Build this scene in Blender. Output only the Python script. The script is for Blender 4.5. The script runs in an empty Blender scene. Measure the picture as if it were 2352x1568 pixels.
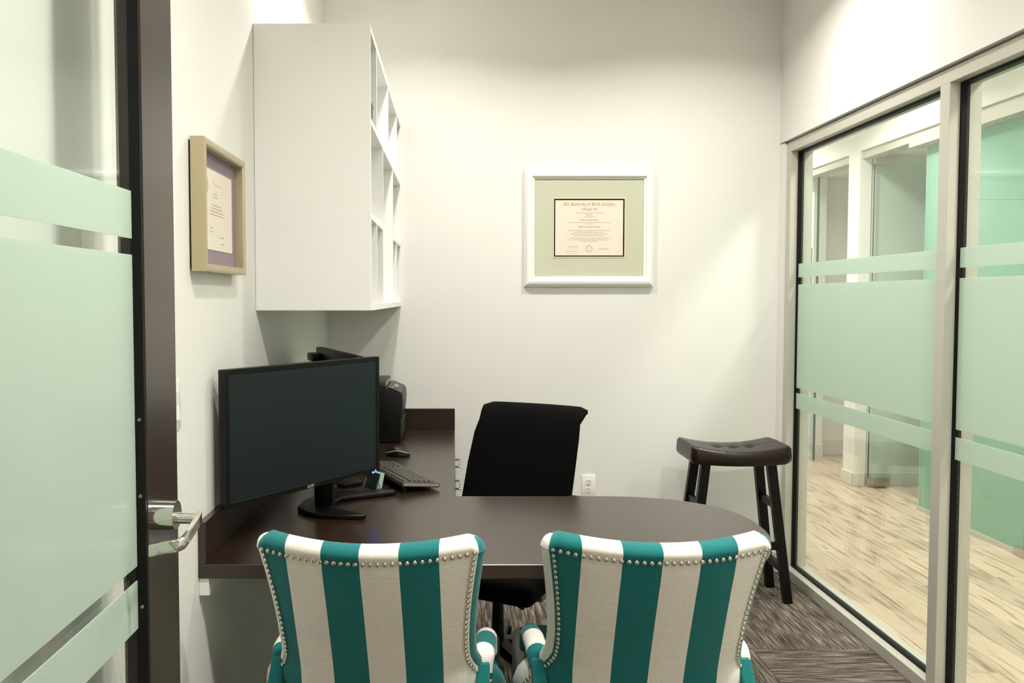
import bpy, bmesh, math, random
from mathutils import Vector, Matrix
random.seed(7)
SC = bpy.context.scene
COL = SC.collection
R = math.radians
PI = math.pi

# ------------------------------------------------------------------ camera
CAMZ = 1.465
cam = bpy.data.cameras.new('camera')
cam.sensor_width = 36.0
cam.lens = 1900.0 / 2352.0 * 36.0
cam.shift_x = (1176 - 1042) / 2352.0
cam.shift_y = -(784 - 767) / 2352.0
cam.clip_start = 0.02
camo = bpy.data.objects.new('camera', cam)
COL.objects.link(camo)
camo.location = (0, 0, CAMZ)
camo.rotation_euler = (R(90 - 2.5), 0, 0)
SC.camera = camo

# ------------------------------------------------------------------ view, world
SC.view_settings.view_transform = 'Standard'
SC.view_settings.look = 'None'
SC.view_settings.exposure = 0.58
SC.view_settings.gamma = 1.0
SC.view_settings.use_curve_mapping = False
w = bpy.data.worlds.new('world')
SC.world = w
w.use_nodes = True
w.node_tree.nodes['Background'].inputs[0].default_value = (0.9, 0.95, 1.0, 1)
w.node_tree.nodes['Background'].inputs[1].default_value = 0.3

# ------------------------------------------------------------------ ceiling lights (positions; built here, fixtures included)
OFFICE_CANS = [(-0.08, 3.45), (1.13, 3.45), (0.25, 1.25), (1.25, 1.35)]
HALL_CANS = [(2.5, 0.2), (2.5, 2.0), (2.5, 3.8), (2.5, 5.6), (2.5, 7.4)]
ENTRY_CANS = [(-0.1, -0.5), (1.3, -0.5)]
ROOM_CANS = [(4.5, 5.4)]
OFFICE_W, HALL_W, ENTRY_W, ROOM_W = 13.0, 18.5, 3.5, 6.0
NEAR_W = 18.0
SPREAD = R(146)
OFFICE_Z, HALL_Z = 3.05, 3.0
LIGHTCOL = (1.0, 0.955, 0.905)


# ------------------------------------------------------------------ materials
def srgb(r, g, b):
    f = lambda c: (c / 255 / 12.92) if c / 255 <= 0.04045 else ((c / 255 + 0.055) / 1.055) ** 2.4
    return (f(r), f(g), f(b), 1.0)


def new_mat(name):
    m = bpy.data.materials.new(name)
    m.use_nodes = True
    nt = m.node_tree
    return m, nt, nt.nodes, nt.links, nt.nodes['Principled BSDF']


def simple(name, col, rough=0.5, metal=0.0, spec=0.5, noise=0.0, nscale=40.0, bump=0.0, bscale=200.0, coat=0.0):
    m, nt, N, L, B = new_mat(name)
    B.inputs['Base Color'].default_value = col
    B.inputs['Roughness'].default_value = rough
    B.inputs['Metallic'].default_value = metal
    B.inputs['Specular IOR Level'].default_value = spec
    if coat:
        B.inputs['Coat Weight'].default_value = coat
        B.inputs['Coat Roughness'].default_value = 0.15
    tc = N.new('ShaderNodeTexCoord')
    if noise:
        n = N.new('ShaderNodeTexNoise'); n.inputs['Scale'].default_value = nscale; n.inputs['Detail'].default_value = 4
        L.new(tc.outputs['Object'], n.inputs['Vector'])
        mx = N.new('ShaderNodeMixRGB'); mx.blend_type = 'MULTIPLY'; mx.inputs[0].default_value = 1.0
        mx.inputs[1].default_value = col
        rp = N.new('ShaderNodeMapRange'); rp.inputs[1].default_value = 0.3; rp.inputs[2].default_value = 0.7
        rp.inputs[3].default_value = 1 - noise; rp.inputs[4].default_value = 1 + noise
        L.new(n.outputs['Fac'], rp.inputs[0]); L.new(rp.outputs[0], mx.inputs[2]); L.new(mx.outputs[0], B.inputs['Base Color'])
    if bump:
        n = N.new('ShaderNodeTexNoise'); n.inputs['Scale'].default_value = bscale; n.inputs['Detail'].default_value = 3
        L.new(tc.outputs['Object'], n.inputs['Vector'])
        b = N.new('ShaderNodeBump'); b.inputs['Strength'].default_value = bump; b.inputs['Distance'].default_value = 0.002
        L.new(n.outputs['Fac'], b.inputs['Height']); L.new(b.outputs[0], B.inputs['Normal'])
    return m


def emis(name, col, st):
    m, nt, N, L, B = new_mat(name)
    B.inputs['Base Color'].default_value = (0, 0, 0, 1)
    B.inputs['Emission Color'].default_value = col
    B.inputs['Emission Strength'].default_value = st
    return m


def glass_mat(name, tint, refl=1.0):
    m, nt, N, L, B = new_mat(name)
    N.remove(B)
    out = N['Material Output']
    tr = N.new('ShaderNodeBsdfTransparent'); tr.inputs[0].default_value = tint
    gl = N.new('ShaderNodeBsdfGlossy'); gl.inputs['Roughness'].default_value = 0.01
    gl.inputs[0].default_value = (0.95, 1, 0.97, 1)
    lw = N.new('ShaderNodeLayerWeight'); lw.inputs[0].default_value = 0.5
    pw = N.new('ShaderNodeMath'); pw.operation = 'POWER'; pw.inputs[1].default_value = 5
    L.new(lw.outputs['Facing'], pw.inputs[0])
    mr = N.new('ShaderNodeMapRange'); mr.inputs[3].default_value = 0.04 * refl; mr.inputs[4].default_value = 1.0
    L.new(pw.outputs[0], mr.inputs[0])
    mx = N.new('ShaderNodeMixShader')
    L.new(mr.outputs[0], mx.inputs[0]); L.new(tr.outputs[0], mx.inputs[1]); L.new(gl.outputs[0], mx.inputs[2])
    L.new(mx.outputs[0], out.inputs['Surface'])
    return m


def film_mat(name, col, clear=0.08, gloss=0.05):
    m, nt, N, L, B = new_mat(name)
    N.remove(B)
    out = N['Material Output']
    d = N.new('ShaderNodeBsdfDiffuse'); d.inputs[0].default_value = col
    t = N.new('ShaderNodeBsdfTranslucent'); t.inputs[0].default_value = col
    tr = N.new('ShaderNodeBsdfTransparent'); tr.inputs[0].default_value = col
    g = N.new('ShaderNodeBsdfGlossy'); g.inputs['Roughness'].default_value = 0.12
    a = N.new('ShaderNodeMixShader'); a.inputs[0].default_value = 0.5
    L.new(d.outputs[0], a.inputs[1]); L.new(t.outputs[0], a.inputs[2])
    b = N.new('ShaderNodeMixShader'); b.inputs[0].default_value = clear
    L.new(a.outputs[0], b.inputs[1]); L.new(tr.outputs[0], b.inputs[2])
    c = N.new('ShaderNodeMixShader'); c.inputs[0].default_value = gloss
    L.new(b.outputs[0], c.inputs[1]); L.new(g.outputs[0], c.inputs[2])
    L.new(c.outputs[0], out.inputs['Surface'])
    return m


M = {}
M['wall'] = simple('wall_paint', srgb(230, 229, 223), 0.6, spec=0.25, bump=0.05, bscale=350)
M['hallwall'] = simple('hall_paint', srgb(238, 238, 230), 0.55, spec=0.3)
M['ceil'] = simple('ceiling_paint', srgb(232, 230, 222), 0.8, spec=0.1)
M['base'] = simple('baseboard_paint', srgb(228, 222, 212), 0.4)
M['cab'] = simple('white_laminate', srgb(240, 240, 236), 0.35, spec=0.35)
M['alu'] = simple('satin_aluminium', srgb(196, 194, 182), 0.42, metal=0.25, spec=0.5)
M['gasket'] = simple('black_rubber', srgb(8, 8, 7), 0.5, spec=0.2)
M['espresso'] = simple('espresso_wood', srgb(38, 24, 16), 0.28, spec=0.68, noise=0.12, nscale=30, coat=0.15)
M['blackplastic'] = simple('black_plastic', srgb(10, 10, 9), 0.38, spec=0.25)
M['darkgrey'] = simple('dark_grey_plastic', srgb(42, 42, 40), 0.4, bump=0.05)
M['screen'] = simple('lcd_screen', srgb(22, 28, 33), 0.3, spec=0.4)
M['chrome'] = simple('chrome', srgb(225, 222, 215), 0.13, metal=1.0)
M['brushed'] = simple('brushed_steel', srgb(190, 188, 180), 0.3, metal=1.0)
M['nail'] = simple('pewter_nail', srgb(205, 200, 186), 0.22, metal=1.0)
M['mesh'] = simple('black_mesh_fabric', srgb(9, 9, 9), 0.9, spec=0.1, bump=0.3, bscale=600)
M['leather'] = simple('dark_brown_leather', srgb(30, 18, 13), 0.3, spec=0.35, noise=0.1, nscale=20, bump=0.12, bscale=90)
M['blackwood'] = simple('black_painted_wood', srgb(8, 7, 6), 0.4, spec=0.25)
M['whiteplastic'] = simple('white_plastic', srgb(240, 238, 232), 0.3)
M['slot'] = simple('socket_slot', srgb(40, 38, 34), 0.6)
M['frame_white'] = simple('white_satin_frame', srgb(246, 244, 238), 0.3, spec=0.5)
M['mat_green'] = simple('sage_mat_board', srgb(196, 198, 176), 0.8, spec=0.1)
M['paper'] = simple('cream_paper', srgb(226, 218, 204), 0.75, spec=0.1)
M['gold'] = simple('gold_fillet', srgb(232, 214, 170), 0.4)
M['blackmat'] = simple('black_mat', srgb(30, 26, 20), 0.8)
M['ink'] = simple('faded_gold_ink', srgb(150, 128, 84), 0.8)
M['ink2'] = simple('pale_ink', srgb(178, 162, 134), 0.8)
M['ink3'] = simple('grey_ink', srgb(170, 166, 160), 0.8)
M['pinkink'] = simple('red_ink', srgb(226, 190, 180), 0.8)
M['seal'] = simple('seal_ink', srgb(172, 178, 170), 0.7)
M['champagne'] = simple('champagne_frame', srgb(186, 174, 142), 0.35, metal=0.4)
M['mauve'] = simple('mauve_mat_board', srgb(146, 130, 138), 0.8)
M['mint'] = simple('mint_card', srgb(188, 216, 200), 0.6)
M['darkteal'] = simple('dark_green_card', srgb(34, 46, 42), 0.5)
M['led'] = emis('blue_led', (0.02, 0.05, 1.0, 1), 9.0)
M['lens'] = emis('lamp_lens', (1.0, 0.93, 0.82, 1), 9.0)
M['glass'] = glass_mat('clear_glass', (0.965, 0.988, 0.972, 1))
M['gedge'] = simple('glass_edge', srgb(30, 60, 48), 0.2)
M['hallglass'] = glass_mat('hall_glass', (0.92, 0.965, 0.95, 1))
M['acrylic'] = glass_mat('clear_acrylic', (0.9, 0.95, 0.93, 1), 2.0)
M['film'] = film_mat('frosted_film', (0.715, 0.82, 0.74, 1), 0.08, 0.05)
M['greenfilm'] = film_mat('green_frosted_glass', (0.48, 0.79, 0.66, 1), 0.30, 0.12)
M['note'] = simple('green_note', srgb(110, 118, 48), 0.7)
M['graymech'] = simple('grey_blue_plastic', srgb(96, 106, 112), 0.5)
M['keycap'] = simple('keycap', srgb(72, 67, 58), 0.3, spec=0.7)
M['silver'] = simple('silver_grey_plastic', srgb(140, 136, 126), 0.35)
M['logo'] = simple('logo_print', srgb(150, 148, 140), 0.5)


def stripe_mat():
    m, nt, N, L, B = new_mat('striped_linen')
    uv = N.new('ShaderNodeUVMap')
    sp = N.new('ShaderNodeSeparateXYZ'); L.new(uv.outputs[0], sp.inputs[0])
    tc = N.new('ShaderNodeTexCoord')
    a = N.new('ShaderNodeMath'); a.operation = 'ADD'; a.inputs[1].default_value = 0.008 + 0.174 * 10; L.new(sp.outputs[0], a.inputs[0])
    d = N.new('ShaderNodeMath'); d.operation = 'DIVIDE'; d.inputs[1].default_value = 0.174; L.new(a.outputs[0], d.inputs[0])
    f = N.new('ShaderNodeMath'); f.operation = 'FRACT'; L.new(d.outputs[0], f.inputs[0])
    g = N.new('ShaderNodeMath'); g.operation = 'GREATER_THAN'; g.inputs[1].default_value = 0.5; L.new(f.outputs[0], g.inputs[0])
    # linen slubs
    mp = N.new('ShaderNodeMapping'); mp.inputs['Scale'].default_value = (260, 260, 12); L.new(tc.outputs['Object'], mp.inputs[0])
    n1 = N.new('ShaderNodeTexNoise'); n1.inputs['Scale'].default_value = 1.0; L.new(mp.outputs[0], n1.inputs['Vector'])
    mp2 = N.new('ShaderNodeMapping'); mp2.inputs['Scale'].default_value = (14, 14, 420); L.new(tc.outputs['Object'], mp2.inputs[0])
    n2 = N.new('ShaderNodeTexNoise'); n2.inputs['Scale'].default_value = 1.0; L.new(mp2.outputs[0], n2.inputs['Vector'])
    n3 = N.new('ShaderNodeTexNoise'); n3.inputs['Scale'].default_value = 9.0; n3.inputs['Detail'].default_value = 5; L.new(tc.outputs['Object'], n3.inputs['Vector'])
    s = N.new('ShaderNodeMath'); s.operation = 'ADD'; L.new(n1.outputs['Fac'], s.inputs[0]); L.new(n2.outputs['Fac'], s.inputs[1])
    s2 = N.new('ShaderNodeMath'); s2.operation = 'ADD'; L.new(s.outputs[0], s2.inputs[0]); L.new(n3.outputs['Fac'], s2.inputs[1])
    mr = N.new('ShaderNodeMapRange'); mr.inputs[1].default_value = 1.1; mr.inputs[2].default_value = 1.9; mr.inputs[3].default_value = 0.90; mr.inputs[4].default_value = 1.07
    L.new(s2.outputs[0], mr.inputs[0])
    mix = N.new('ShaderNodeMixRGB'); mix.inputs[1].default_value = srgb(236, 232, 222); mix.inputs[2].default_value = srgb(22, 112, 112)
    L.new(g.outputs[0], mix.inputs[0])
    mu = N.new('ShaderNodeMixRGB'); mu.blend_type = 'MULTIPLY'; mu.inputs[0].default_value = 1; L.new(mix.outputs[0], mu.inputs[1]); L.new(mr.outputs[0], mu.inputs[2])
    L.new(mu.outputs[0], B.inputs['Base Color'])
    B.inputs['Roughness'].default_value = 0.85
    B.inputs['Specular IOR Level'].default_value = 0.2
    B.inputs['Sheen Weight'].default_value = 0.15
    bp = N.new('ShaderNodeBump'); bp.inputs['Strength'].default_value = 0.25; bp.inputs['Distance'].default_value = 0.001
    L.new(s.outputs[0], bp.inputs['Height']); L.new(bp.outputs[0], B.inputs['Normal'])
    return m


def carpet_mat():
    m, nt, N, L, B = new_mat('ribbed_carpet')
    tc = N.new('ShaderNodeTexCoord')
    oi = N.new('ShaderNodeObjectInfo')
    mp = N.new('ShaderNodeMapping'); mp.inputs['Scale'].default_value = (150, 7, 1); L.new(tc.outputs['Object'], mp.inputs[0])
    ad = N.new('ShaderNodeVectorMath'); ad.operation = 'ADD'; L.new(mp.outputs[0], ad.inputs[0])
    rv = N.new('ShaderNodeMath'); rv.operation = 'MULTIPLY'; rv.inputs[1].default_value = 50; L.new(oi.outputs['Random'], rv.inputs[0]); L.new(rv.outputs[0], ad.inputs[1])
    n1 = N.new('ShaderNodeTexNoise'); n1.inputs['Scale'].default_value = 1.0; n1.inputs['Detail'].default_value = 3; L.new(ad.outputs[0], n1.inputs['Vector'])
    mp2 = N.new('ShaderNodeMapping'); mp2.inputs['Scale'].default_value = (260, 60, 1); L.new(tc.outputs['Object'], mp2.inputs[0])
    n2 = N.new('ShaderNodeTexNoise'); n2.inputs['Scale'].default_value = 1.0; n2.inputs['Detail'].default_value = 2; L.new(mp2.outputs[0], n2.inputs['Vector'])
    cr = N.new('ShaderNodeValToRGB'); L.new(n1.outputs['Fac'], cr.inputs[0])
    e = cr.color_ramp.elements
    e[0].position = 0.36; e[0].color = srgb(62, 56, 50)
    e[1].position = 0.70; e[1].color = srgb(150, 140, 126)
    k = cr.color_ramp.elements.new(0.52); k.color = srgb(100, 91, 82)
    mr = N.new('ShaderNodeMapRange'); mr.inputs[1].default_value = 0.3; mr.inputs[2].default_value = 0.7; mr.inputs[3].default_value = 0.75; mr.inputs[4].default_value = 1.25
    L.new(n2.outputs['Fac'], mr.inputs[0])
    mu = N.new('ShaderNodeMixRGB'); mu.blend_type = 'MULTIPLY'; mu.inputs[0].default_value = 1; L.new(cr.outputs[0], mu.inputs[1]); L.new(mr.outputs[0], mu.inputs[2])
    L.new(mu.outputs[0], B.inputs['Base Color'])
    B.inputs['Roughness'].default_value = 0.95; B.inputs['Specular IOR Level'].default_value = 0.1
    bp = N.new('ShaderNodeBump'); bp.inputs['Strength'].default_value = 0.6; bp.inputs['Distance'].default_value = 0.003
    L.new(n1.outputs['Fac'], bp.inputs['Height']); L.new(bp.outputs[0], B.inputs['Normal'])
    return m


def plank_mat():
    m, nt, N, L, B = new_mat('oak_vinyl')
    tc = N.new('ShaderNodeTexCoord'); oi = N.new('ShaderNodeObjectInfo')
    rv = N.new('ShaderNodeMath'); rv.operation = 'MULTIPLY'; rv.inputs[1].default_value = 37; L.new(oi.outputs['Random'], rv.inputs[0])
    mp = N.new('ShaderNodeMapping'); mp.inputs['Scale'].default_value = (38, 3.0, 1); L.new(tc.outputs['Object'], mp.inputs[0])
    ad = N.new('ShaderNodeVectorMath'); ad.operation = 'ADD'; L.new(mp.outputs[0], ad.inputs[0]); L.new(rv.outputs[0], ad.inputs[1])
    n1 = N.new('ShaderNodeTexNoise'); n1.inputs['Scale'].default_value = 1.0; n1.inputs['Detail'].default_value = 7; n1.inputs['Distortion'].default_value = 0.6
    L.new(ad.outputs[0], n1.inputs['Vector'])
    cr = N.new('ShaderNodeValToRGB'); L.new(n1.outputs['Fac'], cr.inputs[0])
    e = cr.color_ramp.elements
    e[0].position = 0.34; e[0].color = srgb(160, 136, 112)
    e[1].position = 0.50; e[1].color = srgb(210, 188, 163)
    mr = N.new('ShaderNodeMapRange'); mr.inputs[3].default_value = 0.84; mr.inputs[4].default_value = 1.06; L.new(oi.outputs['Random'], mr.inputs[0])
    mu = N.new('ShaderNodeMixRGB'); mu.blend_type = 'MULTIPLY'; mu.inputs[0].default_value = 1; L.new(cr.outputs[0], mu.inputs[1]); L.new(mr.outputs[0], mu.inputs[2])
    L.new(mu.outputs[0], B.inputs['Base Color'])
    B.inputs['Roughness'].default_value = 0.33; B.inputs['Specular IOR Level'].default_value = 0.45
    return m


M['stripe'] = stripe_mat()
M['carpet'] = carpet_mat()
M['plank'] = plank_mat()


# ------------------------------------------------------------------ mesh helpers
def box(bm, x0, x1, y0, y1, z0, z1, bev=0.0, seg=2):
    r = bmesh.ops.create_cube(bm, size=1.0)
    vs = r['verts']
    for v in vs:
        v.co = Vector(((x0 + x1) / 2 + v.co.x * (x1 - x0), (y0 + y1) / 2 + v.co.y * (y1 - y0), (z0 + z1) / 2 + v.co.z * (z1 - z0)))
    if bev > 0:
        es = list({e for v in vs for e in v.link_edges})
        bmesh.ops.bevel(bm, geom=es, offset=bev, segments=seg, profile=0.5, affect='EDGES')
    return bm


def B_(*a, **k):
    return box(bmesh.new(), *a, **k)


def extrude_poly(bm, pts, z0, z1, axis='z', bev=0.0, seg=2):
    """pts: 2-D outline, extruded between z0 and z1 along axis"""
    def mk(p, h):
        if axis == 'z': return Vector((p[0], p[1], h))
        if axis == 'y': return Vector((p[0], h, p[1]))
        return Vector((h, p[0], p[1]))
    a = [bm.verts.new(mk(p, z0)) for p in pts]
    b = [bm.verts.new(mk(p, z1)) for p in pts]
    n = len(pts)
    fs = [bm.faces.new(a), bm.faces.new(b)]
    for i in range(n):
        fs.append(bm.faces.new((a[i], a[(i + 1) % n], b[(i + 1) % n], b[i])))
    bmesh.ops.recalc_face_normals(bm, faces=fs)
    if bev:
        es = [e for f in fs[:2] for e in f.edges]
        bmesh.ops.bevel(bm, geom=list(set(es)), offset=bev, segments=seg, profile=0.5, affect='EDGES')
    return bm


def tube(bm, pts, r, n=10, cap=True, flat=1.0):
    """tube along polyline; r float or list; flat scales the cross-section's second axis"""
    P = [Vector(p) for p in pts]
    rs = r if isinstance(r, (list, tuple)) else [r] * len(P)
    rings = []
    up = None
    for i, p in enumerate(P):
        t = (P[min(i + 1, len(P) - 1)] - P[max(i - 1, 0)]).normalized()
        if up is None:
            ref = Vector((0, 0, 1)) if abs(t.z) < 0.9 else Vector((1, 0, 0))
            s = t.cross(ref).normalized(); up = s.cross(t).normalized()
        else:
            s = t.cross(up).normalized(); up = s.cross(t).normalized()
        rings.append([bm.verts.new(p + (s * math.cos(2 * PI * k / n) + up * (flat * math.sin(2 * PI * k / n))) * rs[i]) for k in range(n)])
    fs = []
    for a, b in zip(rings, rings[1:]):
        for k in range(n):
            fs.append(bm.faces.new((a[k], a[(k + 1) % n], b[(k + 1) % n], b[k])))
    if cap:
        fs.append(bm.faces.new(rings[0])); fs.append(bm.faces.new(rings[-1][::-1]))
    bmesh.ops.recalc_face_normals(bm, faces=fs)
    return bm


def cyl(bm, c0, c1, r0, r1=None, n=20):
    return tube(bm, [c0, c1], [r0, r1 if r1 is not None else r0], n)


def bar(bm, p0, p1, w0, d0, w1=None, d1=None):
    """rectangular leg between two points, width along x, depth along y"""
    w1 = w1 or w0; d1 = d1 or d0
    vs = []
    for p, ww, dd in ((p0, w0, d0), (p1, w1, d1)):
        vs.append([bm.verts.new((p[0] + sx * ww / 2, p[1] + sy * dd / 2, p[2])) for sx, sy in ((-1, -1), (1, -1), (1, 1), (-1, 1))])
    fs = [bm.faces.new(vs[0]), bm.faces.new(vs[1])]
    for k in range(4):
        fs.append(bm.faces.new((vs[0][k], vs[0][(k + 1) % 4], vs[1][(k + 1) % 4], vs[1][k])))
    bmesh.ops.recalc_face_normals(bm, faces=fs)
    return bm


def loft(bm, rings, cap0=True, cap1=True):
    V = [[bm.verts.new(p) for p in r] for r in rings]
    n = len(V[0]); fs = []
    for a, b in zip(V, V[1:]):
        for k in range(n):
            fs.append(bm.faces.new((a[k], a[(k + 1) % n], b[(k + 1) % n], b[k])))
    if cap0: fs.append(bm.faces.new(V[0]))
    if cap1: fs.append(bm.faces.new(V[-1][::-1]))
    bmesh.ops.recalc_face_normals(bm, faces=fs)
    return bm


def mesh_of(name, bm, m, smooth=False):
    me = bpy.data.meshes.new(name)
    bm.to_mesh(me); bm.free()
    me.materials.append(m)
    if smooth:
        me.polygons.foreach_set('use_smooth', [True] * len(me.polygons))
        try:
            me.set_sharp_from_angle(angle=R(40))
        except Exception:
            pass
    return me


def obj(name, bm, m, parent=None, smooth=False, label=None, origin=None):
    """link bm as one mesh object. origin: the world point the mesh coordinates are taken relative to"""
    if origin is not None:
        bmesh.ops.translate(bm, verts=bm.verts, vec=-Vector(origin))
    o = bpy.data.objects.new(name, mesh_of(name, bm, m, smooth))
    COL.objects.link(o)
    if parent: o.parent = parent
    if label: o['label'] = label
    return o


def centred(name, bm, m, parent=None, base=None, **k):
    """bm given in the parent's frame (or world): put the object's origin at the mesh's middle"""
    lo = [min(v.co[i] for v in bm.verts) for i in range(3)]
    hi = [max(v.co[i] for v in bm.verts) for i in range(3)]
    c = Vector([(lo[i] + hi[i]) / 2 for i in range(3)])
    o = obj(name, bm, m, parent, origin=c, **k)
    o.location = c - (Vector(base) if base is not None else Vector((0, 0, 0)))
    return o


def thing(name, label, cat, loc=(0, 0, 0), rz=0.0, group=None):
    o = bpy.data.objects.new(name, None)
    o.empty_display_size = 0.05
    COL.objects.link(o)
    o.location = loc; o.rotation_euler = (0, 0, rz)
    o['label'] = label; o['category'] = cat
    if group: o['group'] = group
    return o


def struct(name, loc=(0, 0, 0), label=None):
    o = bpy.data.objects.new(name, None)
    COL.objects.link(o); o.location = loc; o['kind'] = 'structure'
    if label: o['label'] = label
    return o


def smesh(name, bm, m, label=None):
    o = centred(name, bm, m); o['kind'] = 'structure'
    if label: o['label'] = label
    return o


def dup(root, loc, rz=None, label=None):
    r = root.copy(); COL.objects.link(r); r.location = loc
    if rz is not None: r.rotation_euler = (0, 0, rz)
    if label: r['label'] = label
    for ch in list(root.children):
        c = ch.copy(); COL.objects.link(c); c.parent = r
        for g in list(ch.children):
            d = g.copy(); COL.objects.link(d); d.parent = c
    return r


def text_bm(s, size, bold=0.0):
    cu = bpy.data.curves.new('t', 'FONT'); cu.body = s; cu.size = size
    cu.align_x = 'CENTER'; cu.offset = bold; cu.resolution_u = 3
    o = bpy.data.objects.new('t', cu); COL.objects.link(o)
    dg = bpy.context.evaluated_depsgraph_get()
    me = bpy.data.meshes.new_from_object(o.evaluated_get(dg))
    bm = bmesh.new(); bm.from_mesh(me)
    bpy.data.objects.remove(o); bpy.data.meshes.remove(me); bpy.data.curves.remove(cu)
    return bm


def quadsbm(polys):
    bm = bmesh.new()
    for p in polys:
        bm.faces.new([bm.verts.new(q) for q in p])
    return bm


# ------------------------------------------------------------------ room dimensions
XL, XR, YB, YF = -0.675, 1.728, 4.418, 0.58
WX = 1.745                                    # face of the glazing frame
HX = 3.12                                     # hall's far wall face

# ------------------------------------------------------------------ setting: shell of the office
smesh('wall_left', B_(XL - 0.12, XL, YF - 0.12, YB + 0.12, 0, OFFICE_Z), M['wall'], 'pale grey office wall behind the open door and desk')
smesh('wall_back', B_(XL, 1.87, YB, YB + 0.12, 0, OFFICE_Z), M['wall'], 'pale grey end wall with the large white framed diploma')
bm = B_(XR, 1.87, YF, YB, 2.281, OFFICE_Z)
box(bm, 1.775, 1.87, YF, YB, 2.272, 2.281)
box(bm, XR, 1.87, 4.367, YB, 0, 2.272)
smesh('wall_right', bm, M['wall'], 'wall above the aluminium framed glazing')
bm = B_(0.52, 1.87, YF - 0.12, YF, 0, OFFICE_Z)
box(bm, XL, 0.52, YF - 0.12, YF, 2.45, OFFICE_Z)
smesh('wall_front', bm, M['wall'])
smesh('ceiling', B_(XL - 0.12, 1.87, YF - 0.12, YB + 0.12, OFFICE_Z, OFFICE_Z + 0.1), M['ceil'])

# carpet tiles
fl = struct('floor', (0, 0, 0), 'grey ribbed carpet tiles of the office')
obj('subfloor', B_(XL, 1.76, YF, YB, -0.05, -0.008), M['slot'], fl)
S = 0.61
tile_me = mesh_of('carpet_tile', box(bmesh.new(), -S / 2 + .0004, S / 2 - .0004, -S / 2 + .0004, S / 2 - .0004, -0.008, 0.0, bev=0.0012, seg=1), M['carpet'])
turned = {(2, 0), (0, -1), (1, 1), (-1, 2), (2, -2), (-2, 0), (0, 2), (1, -3), (-1, -3)}
cuts = {}
for i in range(-3, 4):
    for j in range(-5, 3):
        cx, cy = 0.64 + S * (i - 0.5), 3.395 + S * (j + 0.5)
        x0, x1 = max(cx - S / 2, XL), min(cx + S / 2, WX + 0.012)
        y0, y1 = max(cy - S / 2, YF), min(cy + S / 2, YB)
        if x1 - x0 < 0.02 or y1 - y0 < 0.02: continue
        full = (x1 - x0 > S - 0.01) and (y1 - y0 > S - 0.01)
        rot = (i, j + 1) in turned
        if full:
            o = bpy.data.objects.new('carpet_tile', tile_me); COL.objects.link(o); o.location = (cx, cy, 0)
            if rot: o.rotation_euler = (0, 0, PI / 2)
        else:
            mx, my = (x0 + x1) / 2, (y0 + y1) / 2
            hx, hy = (x1 - x0) / 2 - .0004, (y1 - y0) / 2 - .0004
            if rot: hx, hy = hy, hx
            o = obj('carpet_tile', B_(-hx, hx, -hy, hy, -0.008, 0, bev=0.0012, seg=1), M['carpet']); o.location = (mx, my, 0)
            if rot: o.rotation_euler = (0, 0, PI / 2)
        o.parent = fl

smesh('baseboard_back', B_(XL, XR, YB - 0.012, YB, 0, 0.105, bev=0.002), M['base'])
smesh('baseboard_right', B_(XR - 0.012, XR, 4.362, YB - 0.012, 0, 0.105, bev=0.002), M['base'])
smesh('baseboard_left', B_(XL, XL + 0.012, YF, YB - 0.012, 0, 0.105, bev=0.002), M['base'])

# ------------------------------------------------------------------ hall and rooms across
hf = struct('floor_hall', (0, 0, 0), 'pale oak plank floor of the hall')
obj('subfloor', B_(1.87, 6.0, 0.44, 8.6, -0.05, -0.008), M['slot'], hf)
obj('subfloor', B_(-2.4, 6.0, -1.8, 0.45, -0.05, -0.008), M['slot'], hf)
PW, PL = 0.18, 1.22
plank_me = mesh_of('plank', box(bmesh.new(), -PW / 2 + .0004, PW / 2 - .0004, -PL / 2 + .0005, PL / 2 - .0005, -0.008, 0, bev=0.001, seg=1), M['plank'])
for i in range(13):
    off = (0, .44, .81, .2, .63, 1.02, .33, .9, .12, .55, .75, .28, .5)[i]
    for j in range(-1, 7):
        cx, cy = 1.76 + 0.012 + PW * (i + 0.5), 0.3 + off + PL * (j + 0.5)
        if cy > 8.4: continue
        o = bpy.data.objects.new('plank', plank_me); COL.objects.link(o); o.location = (cx, cy, 0); o.parent = hf
o = obj('plank_field', B_(-2.4, 1.76, -1.8, 0.45, -0.008, 0), M['plank'], hf)
o = obj('plank_field', B_(4.11, 6.0, 0.2, 8.6, -0.008, 0), M['plank'], hf)

smesh('ceiling_hall', B_(-2.4, HX, -1.8, 8.6, HALL_Z, HALL_Z + 0.05), M['ceil'])
# the part of the ceiling over the office itself is the office's own, so the hall's slab is cut back there
bpy.data.objects['ceiling_hall'].data.clear_geometry()
bm = B_(1.87 - 0, HX, 0.46, 8.6, HALL_Z, HALL_Z + 0.05)
box(bm, -2.4, HX, -1.8, 0.46, HALL_Z, HALL_Z + 0.05)
bm2 = bmesh.new()
o = bpy.data.objects['ceiling_hall']
bmesh.ops.translate(bm, verts=bm.verts, vec=-o.location)
bm.to_mesh(o.data); bm.free(); bm2.free()

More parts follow.
